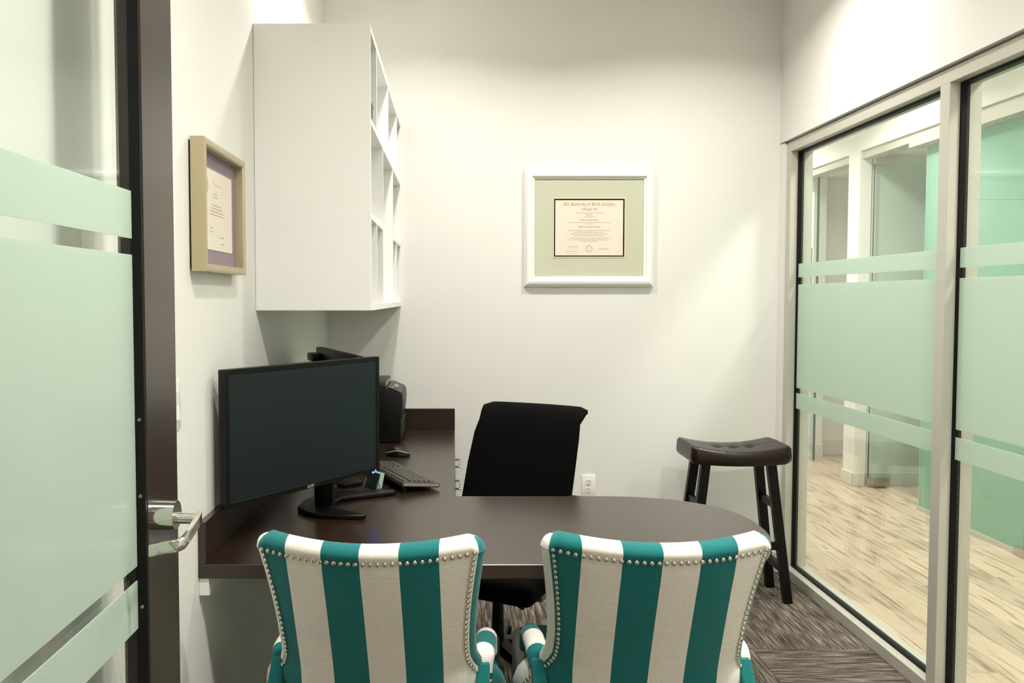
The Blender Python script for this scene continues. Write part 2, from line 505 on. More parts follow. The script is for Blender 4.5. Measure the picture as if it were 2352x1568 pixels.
bm = B_(HX, HX + 0.17, 0.3, 8.6, 2.59, HALL_Z + .05)       # bulkhead over the shop fronts
box(bm, HX, HX + 0.09, 6.40, 6.58, 0, 2.59)                # pier
box(bm, HX, HX + 0.17, 8.0, 8.6, 0, 2.59)
box(bm, HX, HX + 0.17, 0.3, 2.2, 0, 2.59)
smesh('wall_hall', bm, M['hallwall'], 'white hall wall and pier opposite the glazing')
smesh('wall_hall_end', B_(1.75, 6.0, 8.6, 8.7, 0, HALL_Z), M['hallwall'])
smesh('wall_hall_near', B_(-2.4, 6.0, -1.9, -1.8, 0, HALL_Z), M['hallwall'])
smesh('wall_hall_side', B_(-2.5, -2.4, -1.8, 0.46, 0, HALL_Z), M['hallwall'])
smesh('wall_hall_return', B_(-2.4, XL, 0.46, 0.58, 0, HALL_Z), M['hallwall'])
smesh('wall_hall_left', B_(1.75, 1.87, YB + 0.12, 8.6, 0, HALL_Z), M['hallwall'])
smesh('wall_room_partition', B_(HX + 0.09, 5.9, 6.42, 6.57, 0, 2.59), M['hallwall'], 'white partition behind the open glass door')
bm = B_(3.40, 5.9, 7.69, 7.80, 0, 2.59)
box(bm, 3.285, 3.40, 7.58, 7.80, 0, 2.59)
smesh('wall_room_back', bm, M['hallwall'])
smesh('wall_room_side', B_(5.9, 6.0, -1.8, 8.6, 0, HALL_Z), M['hallwall'])
smesh('wall_room_near', B_(HX + .09, 5.9, 2.1, 2.2, 0, 2.59), M['hallwall'])
smesh('ceiling_room', B_(HX + 0.17, 5.9, 0.3, 8.6, 2.56, 2.63), M['ceil'])
bm = B_(HX - 0.012, HX, 6.39, 6.59, 0, 0.10, bev=.002)
box(bm, HX - 0.012, HX + 0.08, 6.388, 6.40, 0, 0.10, bev=.002)
smesh('baseboard_pier', bm, M['base'])
smesh('baseboard_partition', B_(HX + 0.10, 5.9, 6.408, 6.42, 0, 0.10, bev=.002), M['base'])
bm = B_(3.40, 5.9, 7.678, 7.69, 0, 0.14, bev=.002)
box(bm, 3.285, 3.402, 7.568, 7.58, 0, 0.12, bev=.002)
smesh('baseboard_room', bm, M['base'])
smesh('wall_hall_room_end', B_(HX + .17, 5.9, 0.2, 0.3, 0, 2.59), M['hallwall'])

# ------------------------------------------------------------------ ceiling lights
def can_light(x, y, z, watts, label, group, size=0.15):
    t = thing('ceiling_light', label, 'light', (x, y, z), 0, group)
    bm = bmesh.new()
    n = 28
    rings = []
    for r, h in ((0.095, 0.0), (0.095, -0.006), (0.078, -0.008), (0.074, -0.002)):
        rings.append([(r * math.cos(2 * PI * k / n), r * math.sin(2 * PI * k / n), h) for k in range(n)])
    loft(bm, rings, True, False)
    obj('trim_ring', bm, M['whiteplastic'], t, smooth=True)
    obj('lens', cyl(bmesh.new(), (0, 0, -0.0015), (0, 0, -0.003), 0.074, n=28), M['lens'], t)
    ld = bpy.data.lights.new('bulb', 'AREA'); ld.shape = 'DISK'; ld.size = size; ld.energy = watts; ld.spread = SPREAD; ld.color = LIGHTCOL
    lo = bpy.data.objects.new('bulb', ld); COL.objects.link(lo); lo.parent = t; lo.location = (0, 0, -0.012)
    return t


for (x, y), wh in zip(OFFICE_CANS, ('the desk return by the end wall', 'the stool corner by the end wall', 'the left striped chair', 'the right striped chair')):
    can_light(x, y, OFFICE_Z, OFFICE_W if y > 2 else NEAR_W, 'round recessed downlight in the office ceiling above ' + wh, 'downlights in the office ceiling')
for (x, y), wh in zip(HALL_CANS, ('nearest the camera', 'second from the camera', 'in the middle of the row', 'fourth from the camera', 'farthest from the camera')):
    can_light(x, y, HALL_Z, HALL_W, 'round recessed downlight in the hall ceiling, ' + wh, 'downlights in the hall ceiling', 0.3)
for (x, y), wh in zip(ENTRY_CANS, ('on the left', 'on the right')):
    can_light(x, y, HALL_Z, ENTRY_W, 'round recessed downlight in the ceiling outside the office door, ' + wh, 'downlights outside the office door', 0.4)
for x, y in ROOM_CANS:
    can_light(x, y, 2.56, ROOM_W, 'round recessed downlight inside the room across the hall', 'downlights across the hall', 0.4)

# ------------------------------------------------------------------ glazing (window_1) right of the office
FILM_Z = [(0.889, 0.969), (0.997, 1.535), (1.572, 1.642)]
w1 = struct('window_1', (WX, 2.9, 0), 'aluminium framed glazing with frosted bands along the right side')
WO = (WX, 2.9, 0)
D0, D1 = WX, WX + 0.115                        # frame depth
G0, G1 = WX + 0.038, WX + 0.066                # gasket depth
ZT = 2.272


def wp(name, bm, m, **k):
    return centred(name, bm, m, w1, WO, **k)


posts = [(4.315, 4.365), (2.943, 3.001), (1.55, 1.61), (YF, YF + 0.05)]
for a, b in posts:
    bm = B_(D0, G0, a, b, 0.05, ZT - 0.05, bev=.001, seg=1); box(bm, G1, D1, a, b, 0.05, ZT - 0.05, bev=.001, seg=1)
    box(bm, G0, G1, a + .006, b - .006, 0.05, ZT - 0.05)
    wp('jamb' if a > 4 or a < 1 else 'mullion', bm, M['alu'])
for (z0, z1, nm) in ((0.0, 0.05, 'sill'), (ZT - 0.05, ZT, 'header')):
    zi0, zi1 = (z0, z1 - .006) if nm == 'sill' else (z0 + .006, z1)
    bm = B_(D0, G0, YF, 4.365, z0, z1, bev=.001, seg=1); box(bm, G1, D1, YF, 4.365, z0, z1, bev=.001, seg=1)
    box(bm, G0, G1, YF, 4.365, zi0, zi1)
    wp(nm, bm, M['alu'])
gx = (G0 + G1) / 2
for k, (ya, yb) in enumerate(((3.001, 4.315), (1.61, 2.943), (0.63, 1.55))):
    z0, z1 = 0.05, ZT - 0.05
    t = 0.010
    bm = B_(G0, G1, ya - .004, ya + t, z0, z1); box(bm, G0, G1, yb - t, yb + .004, z0, z1)
    box(bm, G0, G1, ya + t, yb - t, z0 - .004, z0 + t); box(bm, G0, G1, ya + t, yb - t, z1 - t, z1 + .004)
    wp('gasket', bm, M['gasket'])
    g = wp('glass_pane', B_(gx - .005, gx + .005, ya + .004, yb - .004, z0 + .004, z1 - .004), M['glass'])
    for (fa, fb) in FILM_Z:
        c = Vector((gx - .0062, (ya + yb) / 2, (fa + fb) / 2))
        f = obj('frosted_band', B_(-.0008, .0008, -(yb - ya) / 2 + t, (yb - ya) / 2 - t, -(fb - fa) / 2, (fb - fa) / 2), M['film'], g)
        f.location = c - Vector(WO) - g.location

# ------------------------------------------------------------------ open office door at left (door_1)
dr = struct('door_1', (-0.542, 1.0, 0), 'open dark wood door with frosted glass panel')
DO = (-0.542, 1.0, 0)
DY0, DY1 = 0.62, 1.545
SY = 1.393


def dp(name, bm, m, parent=dr, **k):
    return centred(name, bm, m, parent, DO if parent is dr else None, **k)


dp('stile', B_(-0.564, -0.520, SY, DY1, 0.01, 2.40, bev=.0015), M['espresso'])
dp('stile', B_(-0.564, -0.520, DY0, DY0 + 0.13, 0.01, 2.40, bev=.0015), M['espresso'])
dp('rail', B_(-0.564, -0.520, DY0 + .13, SY, 2.26, 2.40, bev=.0015), M['espresso'])
dp('rail', B_(-0.564, -0.520, DY0 + .13, SY, 0.01, 0.26, bev=.0015), M['espresso'])
dgl = dp('glass_pane', B_(-0.545, -0.539, DY0 + .13, SY, 0.26, 2.26), M['glass'])
for fa, fb in ((0.903, 0.985), (1.010, 1.537), (1.564, 1.643)):
    f = obj('frosted_band', B_(-.0007, .0007, -(SY - DY0 - .13) / 2, (SY - DY0 - .13) / 2, -(fb - fa) / 2, (fb - fa) / 2), M['film'], dgl)
    f.location = Vector((-0.5382, (SY + DY0 + .13) / 2, (fa + fb) / 2)) - Vector(DO) - dgl.location
bm = B_(-0.540, -0.5215, SY - 0.006, SY, 0.27, 2.25)
box(bm, -0.540, -0.5215, DY0 + .13, DY0 + .136, 0.27, 2.25)
dp('glazing_stop', bm, M['blackplastic'])
for z in (1.26, 1.13, 0.94):
    s = dp('screw', cyl(bmesh.new(), (-0.530, SY - 0.0062, z), (-0.530, SY - 0.008, z), 0.0028, n=10), M['silver'])
# lever handle
lv = dp('lever_handle', cyl(bmesh.new(), (-0.520, 1.432, 1.086), (-0.484, 1.432, 1.086), 0.026, 0.025, n=32), M['chrome'], smooth=True, label='chrome lever handle')
def lvc(name, bm):
    o = obj(name, bm, M['chrome'], lv, smooth=True, origin=Vector(DO) + lv.location)
    return o
lvc('neck', cyl(bmesh.new(), (-0.486, 1.436, 1.080), (-0.448, 1.438, 1.078), 0.010, n=16))
path = [(-0.450, 1.448, 1.079), (-0.447, 1.43, 1.077), (-0.446, 1.375, 1.066), (-0.447, 1.352, 1.061), (-0.455, 1.343, 1.058), (-0.475, 1.342, 1.055), (-0.500, 1.344, 1.050)]
bm = bmesh.new()
rings = []
for i, p in enumerate(path):
    p = Vector(p); tt = (Vector(path[min(i + 1, 6)]) - Vector(path[max(i - 1, 0)])).normalized()
    s = tt.cross(Vector((0, 0, 1))).normalized()
    a, b = s * 0.0045, Vector((0, 0, 1)) * 0.0105
    rings.append([p + a * .6 + b, p + a + b * .8, p + a - b * .8, p + a * .6 - b, p - a * .6 - b, p - a - b * .8, p - a + b * .8, p - a * .6 + b])
lvc('lever_bar', loft(bm, rings))

# ------------------------------------------------------------------ desk
desk = thing('desk', 'dark espresso L-shaped desk with rounded peninsula end and low splashes', 'desk', (0, 2.53, 0))
DKO = (0, 2.53, 0)
DZ0, DZ1 = 0.724, 0.762


def kp(name, bm, m, **k):
    return centred(name, bm, m, desk, DKO, **k)


end = []
cxe, cye, ax, ay = 0.50, 2.533, 0.447, 0.378
for k in range(33):
    a = -PI / 2 + PI * k / 32
    ca, sa = math.cos(a), math.sin(a)
    e = 2 / 2.35
    end.append((cxe + ax * abs(ca) ** e * (1 if ca >= 0 else -1), cye + ay * abs(sa) ** e * (1 if sa >= 0 else -1)))
outline = [(XL + .001, 2.155)] + end + [(0.006, 2.911), (0.006, YB - .001), (XL + .001, YB - .001)]
kp('desktop', extrude_poly(bmesh.new(), outline, DZ0, DZ1, bev=.0015, seg=1), M['espresso'])
kp('splash', B_(XL + .001, XL + .021, 2.156, YB - .001, DZ1, 0.874, bev=.001, seg=1), M['espresso'])
kp('splash', B_(XL + .021, 0.006, YB - .020, YB - .001, DZ1, 0.874, bev=.001, seg=1), M['espresso'])
kp('leg', cyl(bmesh.new(), (0.62, 2.55, 0.0), (0.62, 2.55, DZ0), 0.038, n=24), M['brushed'], smooth=True)
kp('wall_cleat', B_(XL + .001, XL + .027, 2.16, 2.9, 0.678, DZ0), M['cab'], label='white wall cleat under the left end')

# drawer pedestal under the return
pd = thing('drawer_pedestal', 'white drawer pedestal under the desk return with square metal pulls', 'drawers', (-0.3, 3.85, 0))
PO = (-0.3, 3.85, 0)
centred('body', B_(-0.62, -0.022, 3.62, 4.10, 0.0, DZ0 - .002, bev=.002), M['cab'], pd, PO)
for z0, z1 in ((0.625, 0.715), (0.49, 0.62), (0.03, 0.485)):
    f = centred('drawer', B_(-0.022, -0.003, 3.625, 4.095, z0, z1, bev=.001, seg=1), M['cab'], pd, PO)
    zc = z1 - 0.03 if z1 < 0.7 else 0.692
    bm = B_(-0.003, 0.030, 3.760, 3.768, zc - .004, zc + .004)
    box(bm, -0.003, 0.030, 3.925, 3.933, zc - .004, zc + .004)
    box(bm, 0.024, 0.032, 3.752, 3.941, zc - .004, zc + .004, bev=.001, seg=1)
    obj('pull', bm, M['brushed'], f, origin=Vector(PO) + f.location)

# ------------------------------------------------------------------ wall cabinet with pigeonholes
cb = thing('wall_cabinet', 'white wall cabinet of open pigeonholes above the desk', 'cabinet', (-0.478, 3.6, 1.42))
CO = (-0.478, 3.6, 1.42)
CX0, CX1, CY0, CY1, CZ0, CZ1 = XL + .001, -0.281, 2.822, YB - .001, 1.422, 2.386


def cp(name, bm, **k):
    return centred(name, bm, M['cab'], cb, CO, **k)


cp('side_panel', B_(CX0, CX1, CY0, CY0 + .020, CZ0, CZ1, bev=.0008, seg=1))
cp('side_panel', B_(CX0, CX1, CY1 - .020, CY1, CZ0, CZ1, bev=.0008, seg=1))
cp('top_panel', B_(CX0, CX1, CY0 + .02, CY1 - .02, CZ1 - .022, CZ1))
cp('bottom_panel', B_(CX0, CX1, CY0 + .02, CY1 - .02, CZ0, CZ0 + .022))
cp('back_panel', B_(CX0, CX0 + .01, CY0 + .02, CY1 - .02, CZ0 + .022, CZ1 - .022))
xa, xb = CX0 + .01, CX1 - .0005
cp('shelf', B_(xa, xb, CY0 + .02, CY1 - .02, 2.057, 2.077))
for y in (3.056, 3.594, 4.13):
    cp('divider', B_(xa, xb, y - .009, y + .009, 2.077, CZ1 - .022))
for y in (3.317, 3.853):
    cp('divider', B_(xa, xb, y - .009, y + .009, CZ0 + .022, 2.057))
for ya, yb, ym in ((CY0 + .02, 3.308, 3.056), (3.862, CY1 - .02, 4.108)):
    cp('shelf', B_(xa, xb, ya, yb, 1.735, 1.755))
    cp('divider', B_(xa, xb, ym - .008, ym + .008, CZ0 + .022, 1.735))
t = thing('storage_case', 'small black case at the front of the upper cabinet shelf', 'box', (-0.34, 2.90, 2.077))
obj('case_body', B_(-0.06, 0.052, -0.045, 0.080, 0, 0.075, bev=.008), M['blackplastic'], t, smooth=True)
obj('lid', B_(-0.062, 0.054, -0.047, 0.082, 0.058, 0.070, bev=.004), M['darkgrey'], t, smooth=True)

# ------------------------------------------------------------------ blackletter strokes
GL = {
 'i': (0.42, [[(0, .9), (.1, 1), (.1, .1), (.22, 0)], [(.08, 1.35), (.12, 1.4)]]),
 'n': (0.85, [[(0, .9), (.1, 1), (.1, 0)], [(.1, .85), (.45, 1), (.52, .9), (.52, .1), (.64, 0)]]),
 'r': (0.62, [[(0, .9), (.1, 1), (.1, 0), (.2, 0)], [(.1, .8), (.38, 1), (.46, .88)]]),
 'e': (0.62, [[(.42, .12), (.28, 0), (.08, .12), (.08, .85), (.28, 1), (.44, .8), (.12, .5)]]),
 'o': (0.72, [[(.3, 0), (.08, .14), (.08, .86), (.3, 1), (.5, .86), (.5, .14), (.3, 0)]]),
 'f': (0.55, [[(.12, -.25), (.12, 1.2), (.28, 1.42), (.42, 1.32)], [(-.04, .95), (.36, .95)]]),
 'v': (0.75, [[(0, .9), (.1, 1), (.1, .15), (.32, 0), (.52, .2), (.52, .9), (.44, 1)]]),
 's': (0.60, [[(.46, .86), (.26, 1), (.1, .8), (.44, .32), (.28, 0), (.06, .14)]]),
 't': (0.50, [[(.12, 1.3), (.12, .1), (.26, 0), (.38, .1)], [(-.02, .95), (.34, .95)]]),
 'y': (0.80, [[(0, .9), (.1, 1), (.1, .2), (.34, .05), (.52, .2)], [(.52, 1), (.52, -.1), (.28, -.42), (.05, -.3)]]),
 'a': (0.78, [[(.12, .88), (.3, 1), (.5, .88), (.5, .1), (.62, 0)], [(.5, .55), (.2, .5), (.08, .25), (.24, 0), (.5, .2)]]),
 'l': (0.42, [[(0, 1.4), (.1, 1.5), (.1, .1), (.24, 0)]]),
 'h': (0.85, [[(.02, 1.4), (.1, 1.5), (.1, 0)], [(.1, .85), (.42, 1), (.52, .85), (.52, .1), (.4, -.25)]]),
 'p': (0.80, [[(0, .9), (.1, 1), (.1, -.45)], [(.1, .85), (.4, 1), (.54, .8), (.54, .15), (.34, 0), (.1, .12)]]),
 'T': (1.15, [[(.05, 1.3), (.35, 1.5), (.85, 1.38), (1.0, 1.5)], [(.55, 1.4), (.25, 1.0), (.2, .35), (.5, 0), (.9, .2)], [(.55, 1.35), (.55, .1)]]),
 'U': (1.15, [[(.05, 1.4), (.25, 1.5), (.25, .25), (.5, 0), (.85, .2)], [(.85, 1.5), (.85, .1), (1.0, 0)], [(.5, 1.3), (.5, .2)]]),
 'N': (1.25, [[(.05, .1), (.25, 0), (.28, 1.3), (.15, 1.45)], [(.28, 1.45), (.85, .05), (1.0, 0)], [(.9, .05), (.9, 1.3), (1.1, 1.5)]]),
 'C': (1.05, [[(.9, 1.35), (.5, 1.5), (.12, 1.1), (.12, .4), (.45, 0), (.9, .2)], [(.45, 1.45), (.45, .1)], [(.55, .8), (.85, .9)]]),
 'H': (1.15, [[(.05, 1.4), (.25, 1.5), (.25, .1), (.1, 0)], [(.25, .8), (.7, .98), (.85, .8), (.85, .1), (.65, -.2)], [(.5, 1.45), (.9, 1.3)]]),
 'D': (1.1, [[(.1, 1.4), (.5, 1.5), (.9, 1.1), (.9, .4), (.5, 0), (.1, .1)], [(.3, 1.4), (.3, .1)]]),
 'S': (0.95, [[(.85, 1.4), (.5, 1.5), (.2, 1.2), (.7, .6), (.6, .1), (.1, .05)], [(.45, 1.4), (.45, .2)]]),
 'c': (0.58, [[(.42, .86), (.28, 1), (.08, .86), (.08, .12), (.28, 0), (.44, .14)]]),
 'u': (0.82, [[(0, .9), (.1, 1), (.1, .12), (.28, 0), (.5, .15)], [(.52, 1), (.52, .1), (.64, 0)]]),
 'g': (0.75, [[(.5, .9), (.28, 1), (.08, .85), (.08, .2), (.3, .05), (.5, .2)], [(.5, 1), (.5, -.2), (.26, -.42), (.05, -.3)]]),
 ' ': (0.5, []),
}


def blackletter(text, size):
    """broad-nib strokes; returns polygons in 2-D, centred"""
    nv = Vector((math.cos(R(40)), math.sin(R(40)))) * 0.10
    polys = []; x = 0
    for ch in text:
        adv, strokes = GL[ch]
        for st in strokes:
            for a, b in zip(st, st[1:]):
                a = Vector((a[0] + x, a[1])); b = Vector((b[0] + x, b[1]))
                q = [a - nv, a + nv, b + nv, b - nv]
                ar = sum(q[i].x * q[(i + 1) % 4].y - q[(i + 1) % 4].x * q[i].y for i in range(4))
                if abs(ar) < 0.02:
                    nn = Vector((-(b - a).y, (b - a).x)).normalized() * 0.02
                    q = [a - nn, a + nn, b + nn, b - nn]
                polys.append(q)
        x += adv
    return [[((p.x - x / 2) * size, p.y * size) for p in q] for q in polys], x * size


# ------------------------------------------------------------------ framed diploma on the back wall
dip = thing('framed_diploma', 'large white framed university diploma with sage mat on the end wall', 'picture', (0.717, YB, 1.83))
DI = (0.717, YB, 1.83)
yw = YB - 0.034
fx0, fx1, fz0, fz1 = 0.374, 1.060, 1.524, 2.146


def ip(name, bm, m, parent=dip, **k):
    return centred(name, bm, m, dip, DI, **k)


def frame_prof(x0, x1, z0, z1, prof, axis='y', sgn=1):
    """mitred frame: prof = list of (inset, height off the wall)"""
    bm = bmesh.new(); loops = []
    for ins, hh in prof:
        loops.append([bm.verts.new((x, -hh, z)) for x, z in ((x0 + ins, z0 + ins), (x1 - ins, z0 + ins), (x1 - ins, z1 - ins), (x0 + ins, z1 - ins))])
    fs = []
    for i in range(len(loops)):
        a, b = loops[i], loops[(i + 1) % len(loops)]
        for k in range(4):
            fs.append(bm.faces.new((a[k], a[(k + 1) % 4], b[(k + 1) % 4], b[k])))
    bmesh.ops.recalc_face_normals(bm, faces=fs)
    return bm


bm = frame_prof(fx0, fx1, fz0, fz1, [(0, 0.001), (0, 0.014), (0.010, 0.022), (0.014, 0.034), (0.026, 0.038), (0.040, 0.036), (0.046, 0.026), (0.054, 0.022), (0.054, 0.001)])
bmesh.ops.translate(bm, verts=bm.verts, vec=(0, YB, 0))
ip('frame', bm, M['frame_white'], smooth=False)
mx0, mx1, mz0, mz1 = fx0 + .052, fx1 - .052, fz0 + .052, fz1 - .052
px0, px1, pz0, pz1 = 0.530, 0.906, 1.682, 1.990
bm = B_(mx0, px0, YB - .016, YB - .013, mz0, mz1); box(bm, px1, mx1, YB - .016, YB - .013, mz0, mz1)
box(bm, px0, px1, YB - .016, YB - .013, mz0, pz0); box(bm, px0, px1, YB - .016, YB - .013, pz1, mz1)
ip('mat_board', bm, M['mat_green'])
bm = frame_prof(px0 - .004, px1 + .004, pz0 - .004, pz1 + .004, [(0, 0.013), (0, 0.0185), (.005, 0.0185), (.005, 0.013)])
bmesh.ops.translate(bm, verts=bm.verts, vec=(0, YB, 0))
ip('gold_fillet', bm, M['gold'])
ip('inner_mat', B_(px0 + .001, px1 - .001, YB - .0125, YB - .010, pz0 + .001, pz1 - .001), M['blackmat'])
qx0, qx1, qz0, qz1 = px0 + .0085, px1 - .0085, pz0 + .0085, pz1 - .0085
ip('certificate', B_(qx0, qx1, YB - .0135, YB - .0125, qz0, qz1), M['paper'], label='cream certificate with gothic lettering')
cxp = (qx0 + qx1) / 2


def print2d(polys2, cx, cz, y, m, name, parent=None):
    bm = quadsbm([[(cx + p[0], y, cz + p[1]) for p in q] for q in polys2])
    o = ip(name, bm, m)
    if name in ('body_text', 'signature'): o['kind'] = 'stuff'
    return o


def zrow(py):                                  # height on the diploma for a row of the photograph's lettering
    return qz1 - (py - 462.0) / (588.0 - 462.0) * (qz1 - qz0)


pl, wd = blackletter('The University of North Carolina', 1)
print2d([[(a * 0.272 / wd, b * 0.0118) for a, b in q] for q in pl], cxp, zrow(474.5), YB - .0137, M['ink'], 'heading')
pl, wd = blackletter('at Chapel Hill', 1)
print2d([[(a * 0.085 / wd, b * 0.0088) for a, b in q] for q in pl], cxp, zrow(485), YB - .0137, M['ink'], 'heading')
pl, wd = blackletter('Doctor of Dental Surgery', 1)
print2d([[(a * 0.118 / wd, b * 0.0066) for a, b in q] for q in pl], cxp, zrow(524.5), YB - .0137, M['ink'], 'degree_line')
# name line: unreadable in the photo, kept as gothic-looking strokes
pl, wd = blackletter('nonni nonoo noni', 1)
print2d([[(a * 0.096 / wd, b * 0.0066) for a, b in q] for q in pl], cxp, zrow(508.8), YB - .0137, M['ink'], 'name_line')
# body rows: unreadable in the photo, kept as short word-long marks
marks = []
random.seed(3)
for py, halfw, hh in ((491, .072, .0016), (495.5, .018, .002), (500, .028, .0016), (513, .112, .0016), (516.5, .018, .0014), (531, .110, .0016), (535, .08, .0016), (539, .10, .0016), (543, .078, .0016), (548.5, .098, .0016), (552.5, .112, .0016), (556, .046, .0016)):
    x = -halfw
    while x < halfw:
        wl = random.uniform(.006, .017); z = 0
        k = x
        while k < min(x + wl, halfw):
            h2 = random.choice((hh, hh, hh * 1.5))
            marks.append([(k, zrow(py) - hh), (k + .0012, zrow(py) - hh), (k + .0012, zrow(py) + h2), (k, zrow(py) + h2)])
            marks.append([(k, zrow(py) - hh * .2), (k + .002, zrow(py) - hh * .2), (k + .002, zrow(py) + hh * .2), (k, zrow(py) + hh * .2)])
            k += .0022
        x += wl + .003
print2d(marks, cxp, 0, YB - .0137, M['ink2'], 'body_text')
# signatures and the round seal
sg = []
def scrib(x0, x1, z, amp, n, seed, th=.0008):
    random.seed(seed)
    pts = [(x0 + (x1 - x0) * k / n, z + amp * random.uniform(-1, 1) * (1 if k % 2 else -.6)) for k in range(n + 1)]
    for a, b in zip(pts, pts[1:]):
        d = Vector((b[0] - a[0], b[1] - a[1])).normalized(); nn = Vector((-d.y, d.x)) * th
        sg.append([(a[0] - nn.x, a[1] - nn.y), (a[0] + nn.x, a[1] + nn.y), (b[0] + nn.x, b[1] + nn.y), (b[0] - nn.x, b[1] - nn.y)])
scrib(-.115, -.055, zrow(568), .005, 22, 1); scrib(-.12, -.06, zrow(579), .004, 20, 2); scrib(.055, .105, zrow(573.5), .003, 26, 5, .001)
for z in (574, 584):
    sg.append([(-.125, zrow(z)), (-.052, zrow(z)), (-.052, zrow(z) + .0006), (-.125, zrow(z) + .0006)])
print2d(sg, cxp, 0, YB - .0137, M['ink2'], 'signature')
bm = bmesh.new()
n = 32
for r0, r1 in ((.0145, .0185), (.011, .012), (0.003, .0038)):
    for k in range(n):
        a, b = 2 * PI * k / n, 2 * PI * (k + 1) / n
        bm.faces.new([bm.verts.new((cxp + r * math.cos(t_), YB - .0138, zrow(573) + r * math.sin(t_))) for r, t_ in ((r0, a), (r1, a), (r1, b), (r0, b))])
ip('seal', bm, M['seal'])

# ------------------------------------------------------------------ framed certificate on the left wall
lf = thing('framed_certificate', 'champagne framed certificate with mauve mat on the left wall', 'picture', (XL, 2.32, 1.70))
LO = (XL, 2.32, 1.70)
ly0, ly1, lz0, lz1 = 2.117, 2.53, 1.534, 1.876


def lp(name, bm, m, **k):
    return centred(name, bm, m, lf, LO, **k)


bm = frame_prof(ly0, ly1, lz0, lz1, [(0, .006), (0, .041), (.006, .043), (.016, .043), (.020, .038), (.020, .006)])
for v in bm.verts: v.co = Vector((XL - v.co.y, v.co.x, v.co.z))
lp('frame', bm, M['champagne'])
lp('backing', B_(XL + .001, XL + .007, ly0 + .008, ly1 - .008, lz0 + .008, lz1 - .008), M['blackplastic'])
lp('mat_board', B_(XL + .012, XL + .014, ly0 + .019, ly1 - .019, lz0 + .019, lz1 - .019), M['mauve'])
cy0, cy1, cz0, cz1 = ly0 + .058, ly1 - .058, lz0 + .062, lz1 - .062
lp('certificate', B_(XL + .014, XL + .0155, cy0, cy1, cz0, cz1), M['paper'], label='white certificate sheet with faint lettering')
sg = []
for z, a, b in ((.70, .36, .5), (.66, .38, .5), (.56, .33, .62), (.52, .3, .66), (.48, .27, .70), (.44, .24, .74), (.27, .26, .36), (.22, .24, .34), (.17, .56, .72), (.09, .6, .72)):
    ya, yb_ = cy0 + (cy1 - cy0) * a, cy0 + (cy1 - cy0) * b
    zz = cz0 + (cz1 - cz0) * z; k = ya
    while k < yb_:
        sg.append([(XL + .0157, k, zz), (XL + .0157, min(k + .009, yb_), zz), (XL + .0157, min(k + .009, yb_), zz + .0028), (XL + .0157, k, zz + .0028)]); k += .011
lp('body_text', quadsbm(sg), M['ink2'])['kind'] = 'stuff'
sg = []
for z, a, b, h in ((.84, .34, .38, .012), (.83, .39, .60, .003), (.815, .40, .62, .002)):
    ya, yb_ = cy0 + (cy1 - cy0) * a, cy0 + (cy1 - cy0) * b; zz = cz0 + (cz1 - cz0) * z
    sg.append([(XL + .0157, ya, zz), (XL + .0157, yb_, zz), (XL + .0157, yb_, zz + h), (XL + .0157, ya, zz + h)])
lp('emblem', quadsbm(sg), M['pinkink'])
bm = bmesh.new()
bm.faces.new([bm.verts.new((XL + .0157, cy0 + .042 + .022 * math.cos(2 * PI * k / 24), cz1 - .045 + .026 * math.sin(2 * PI * k / 24))) for k in range(24)])
lp('seal', bm, M['seal'])

# ------------------------------------------------------------------ socket and switch
t = thing('wall_outlet', 'white double socket plate on the end wall beside the office chair', 'outlet', (0.7265, YB, 0.455))
obj('plate', B_(-.037, .037, -.006, 0, -.06, .06, bev=.0025), M['whiteplastic'], t, smooth=True)
for z in (.021, -.021):
    s = obj('socket', extrude_poly(bmesh.new(), [(.0165 * math.cos(2 * PI * k / 24), z + min(max(.0175 * math.sin(2 * PI * k / 24), -.0145), .0145)) for k in range(24)], -.0085, -.005, axis='y'), M['whiteplastic'], t)
    bm = B_(-.0085, -.006, -.0092, -.0084, z - .001, z + .0075); box(bm, .006, .0085, -.0092, -.0084, z - .001, z + .0075)
    cyl(bm, (0, -.0092, z - .0085), (0, -.0084, z - .0085), .0026, n=10)
    box(bm, -.0025, .0025, -.0090, -.0084, z + .0085, z + .0105)
    obj('slot', bm, M['slot'], s)
obj('screw', cyl(bmesh.new(), (0, -.0072, 0), (0, -.006, 0), .003, n=12), M['silver'], t)
t = thing('light_switch', 'white rocker switch plate on the left wall beside the door edge', 'switch', (XL, 1.985, 1.205))
obj('plate', B_(0, .006, -.036, .036, -.06, .06, bev=.0025), M['whiteplastic'], t, smooth=True)
obj('rocker', extrude_poly(bmesh.new(), [(.005, -.034), (.011, -.034), (.007, 0), (.010, .034), (.005, .034)], -.017, .017, axis='y'), M['whiteplastic'], t)

# ------------------------------------------------------------------ main monitor
def frame_axes(a, b):
    a, b = Vector(a), Vector(b)
    u = (b - a).normalized(); n = Vector((u.y, -u.x)).normalized()
    return a, u, n


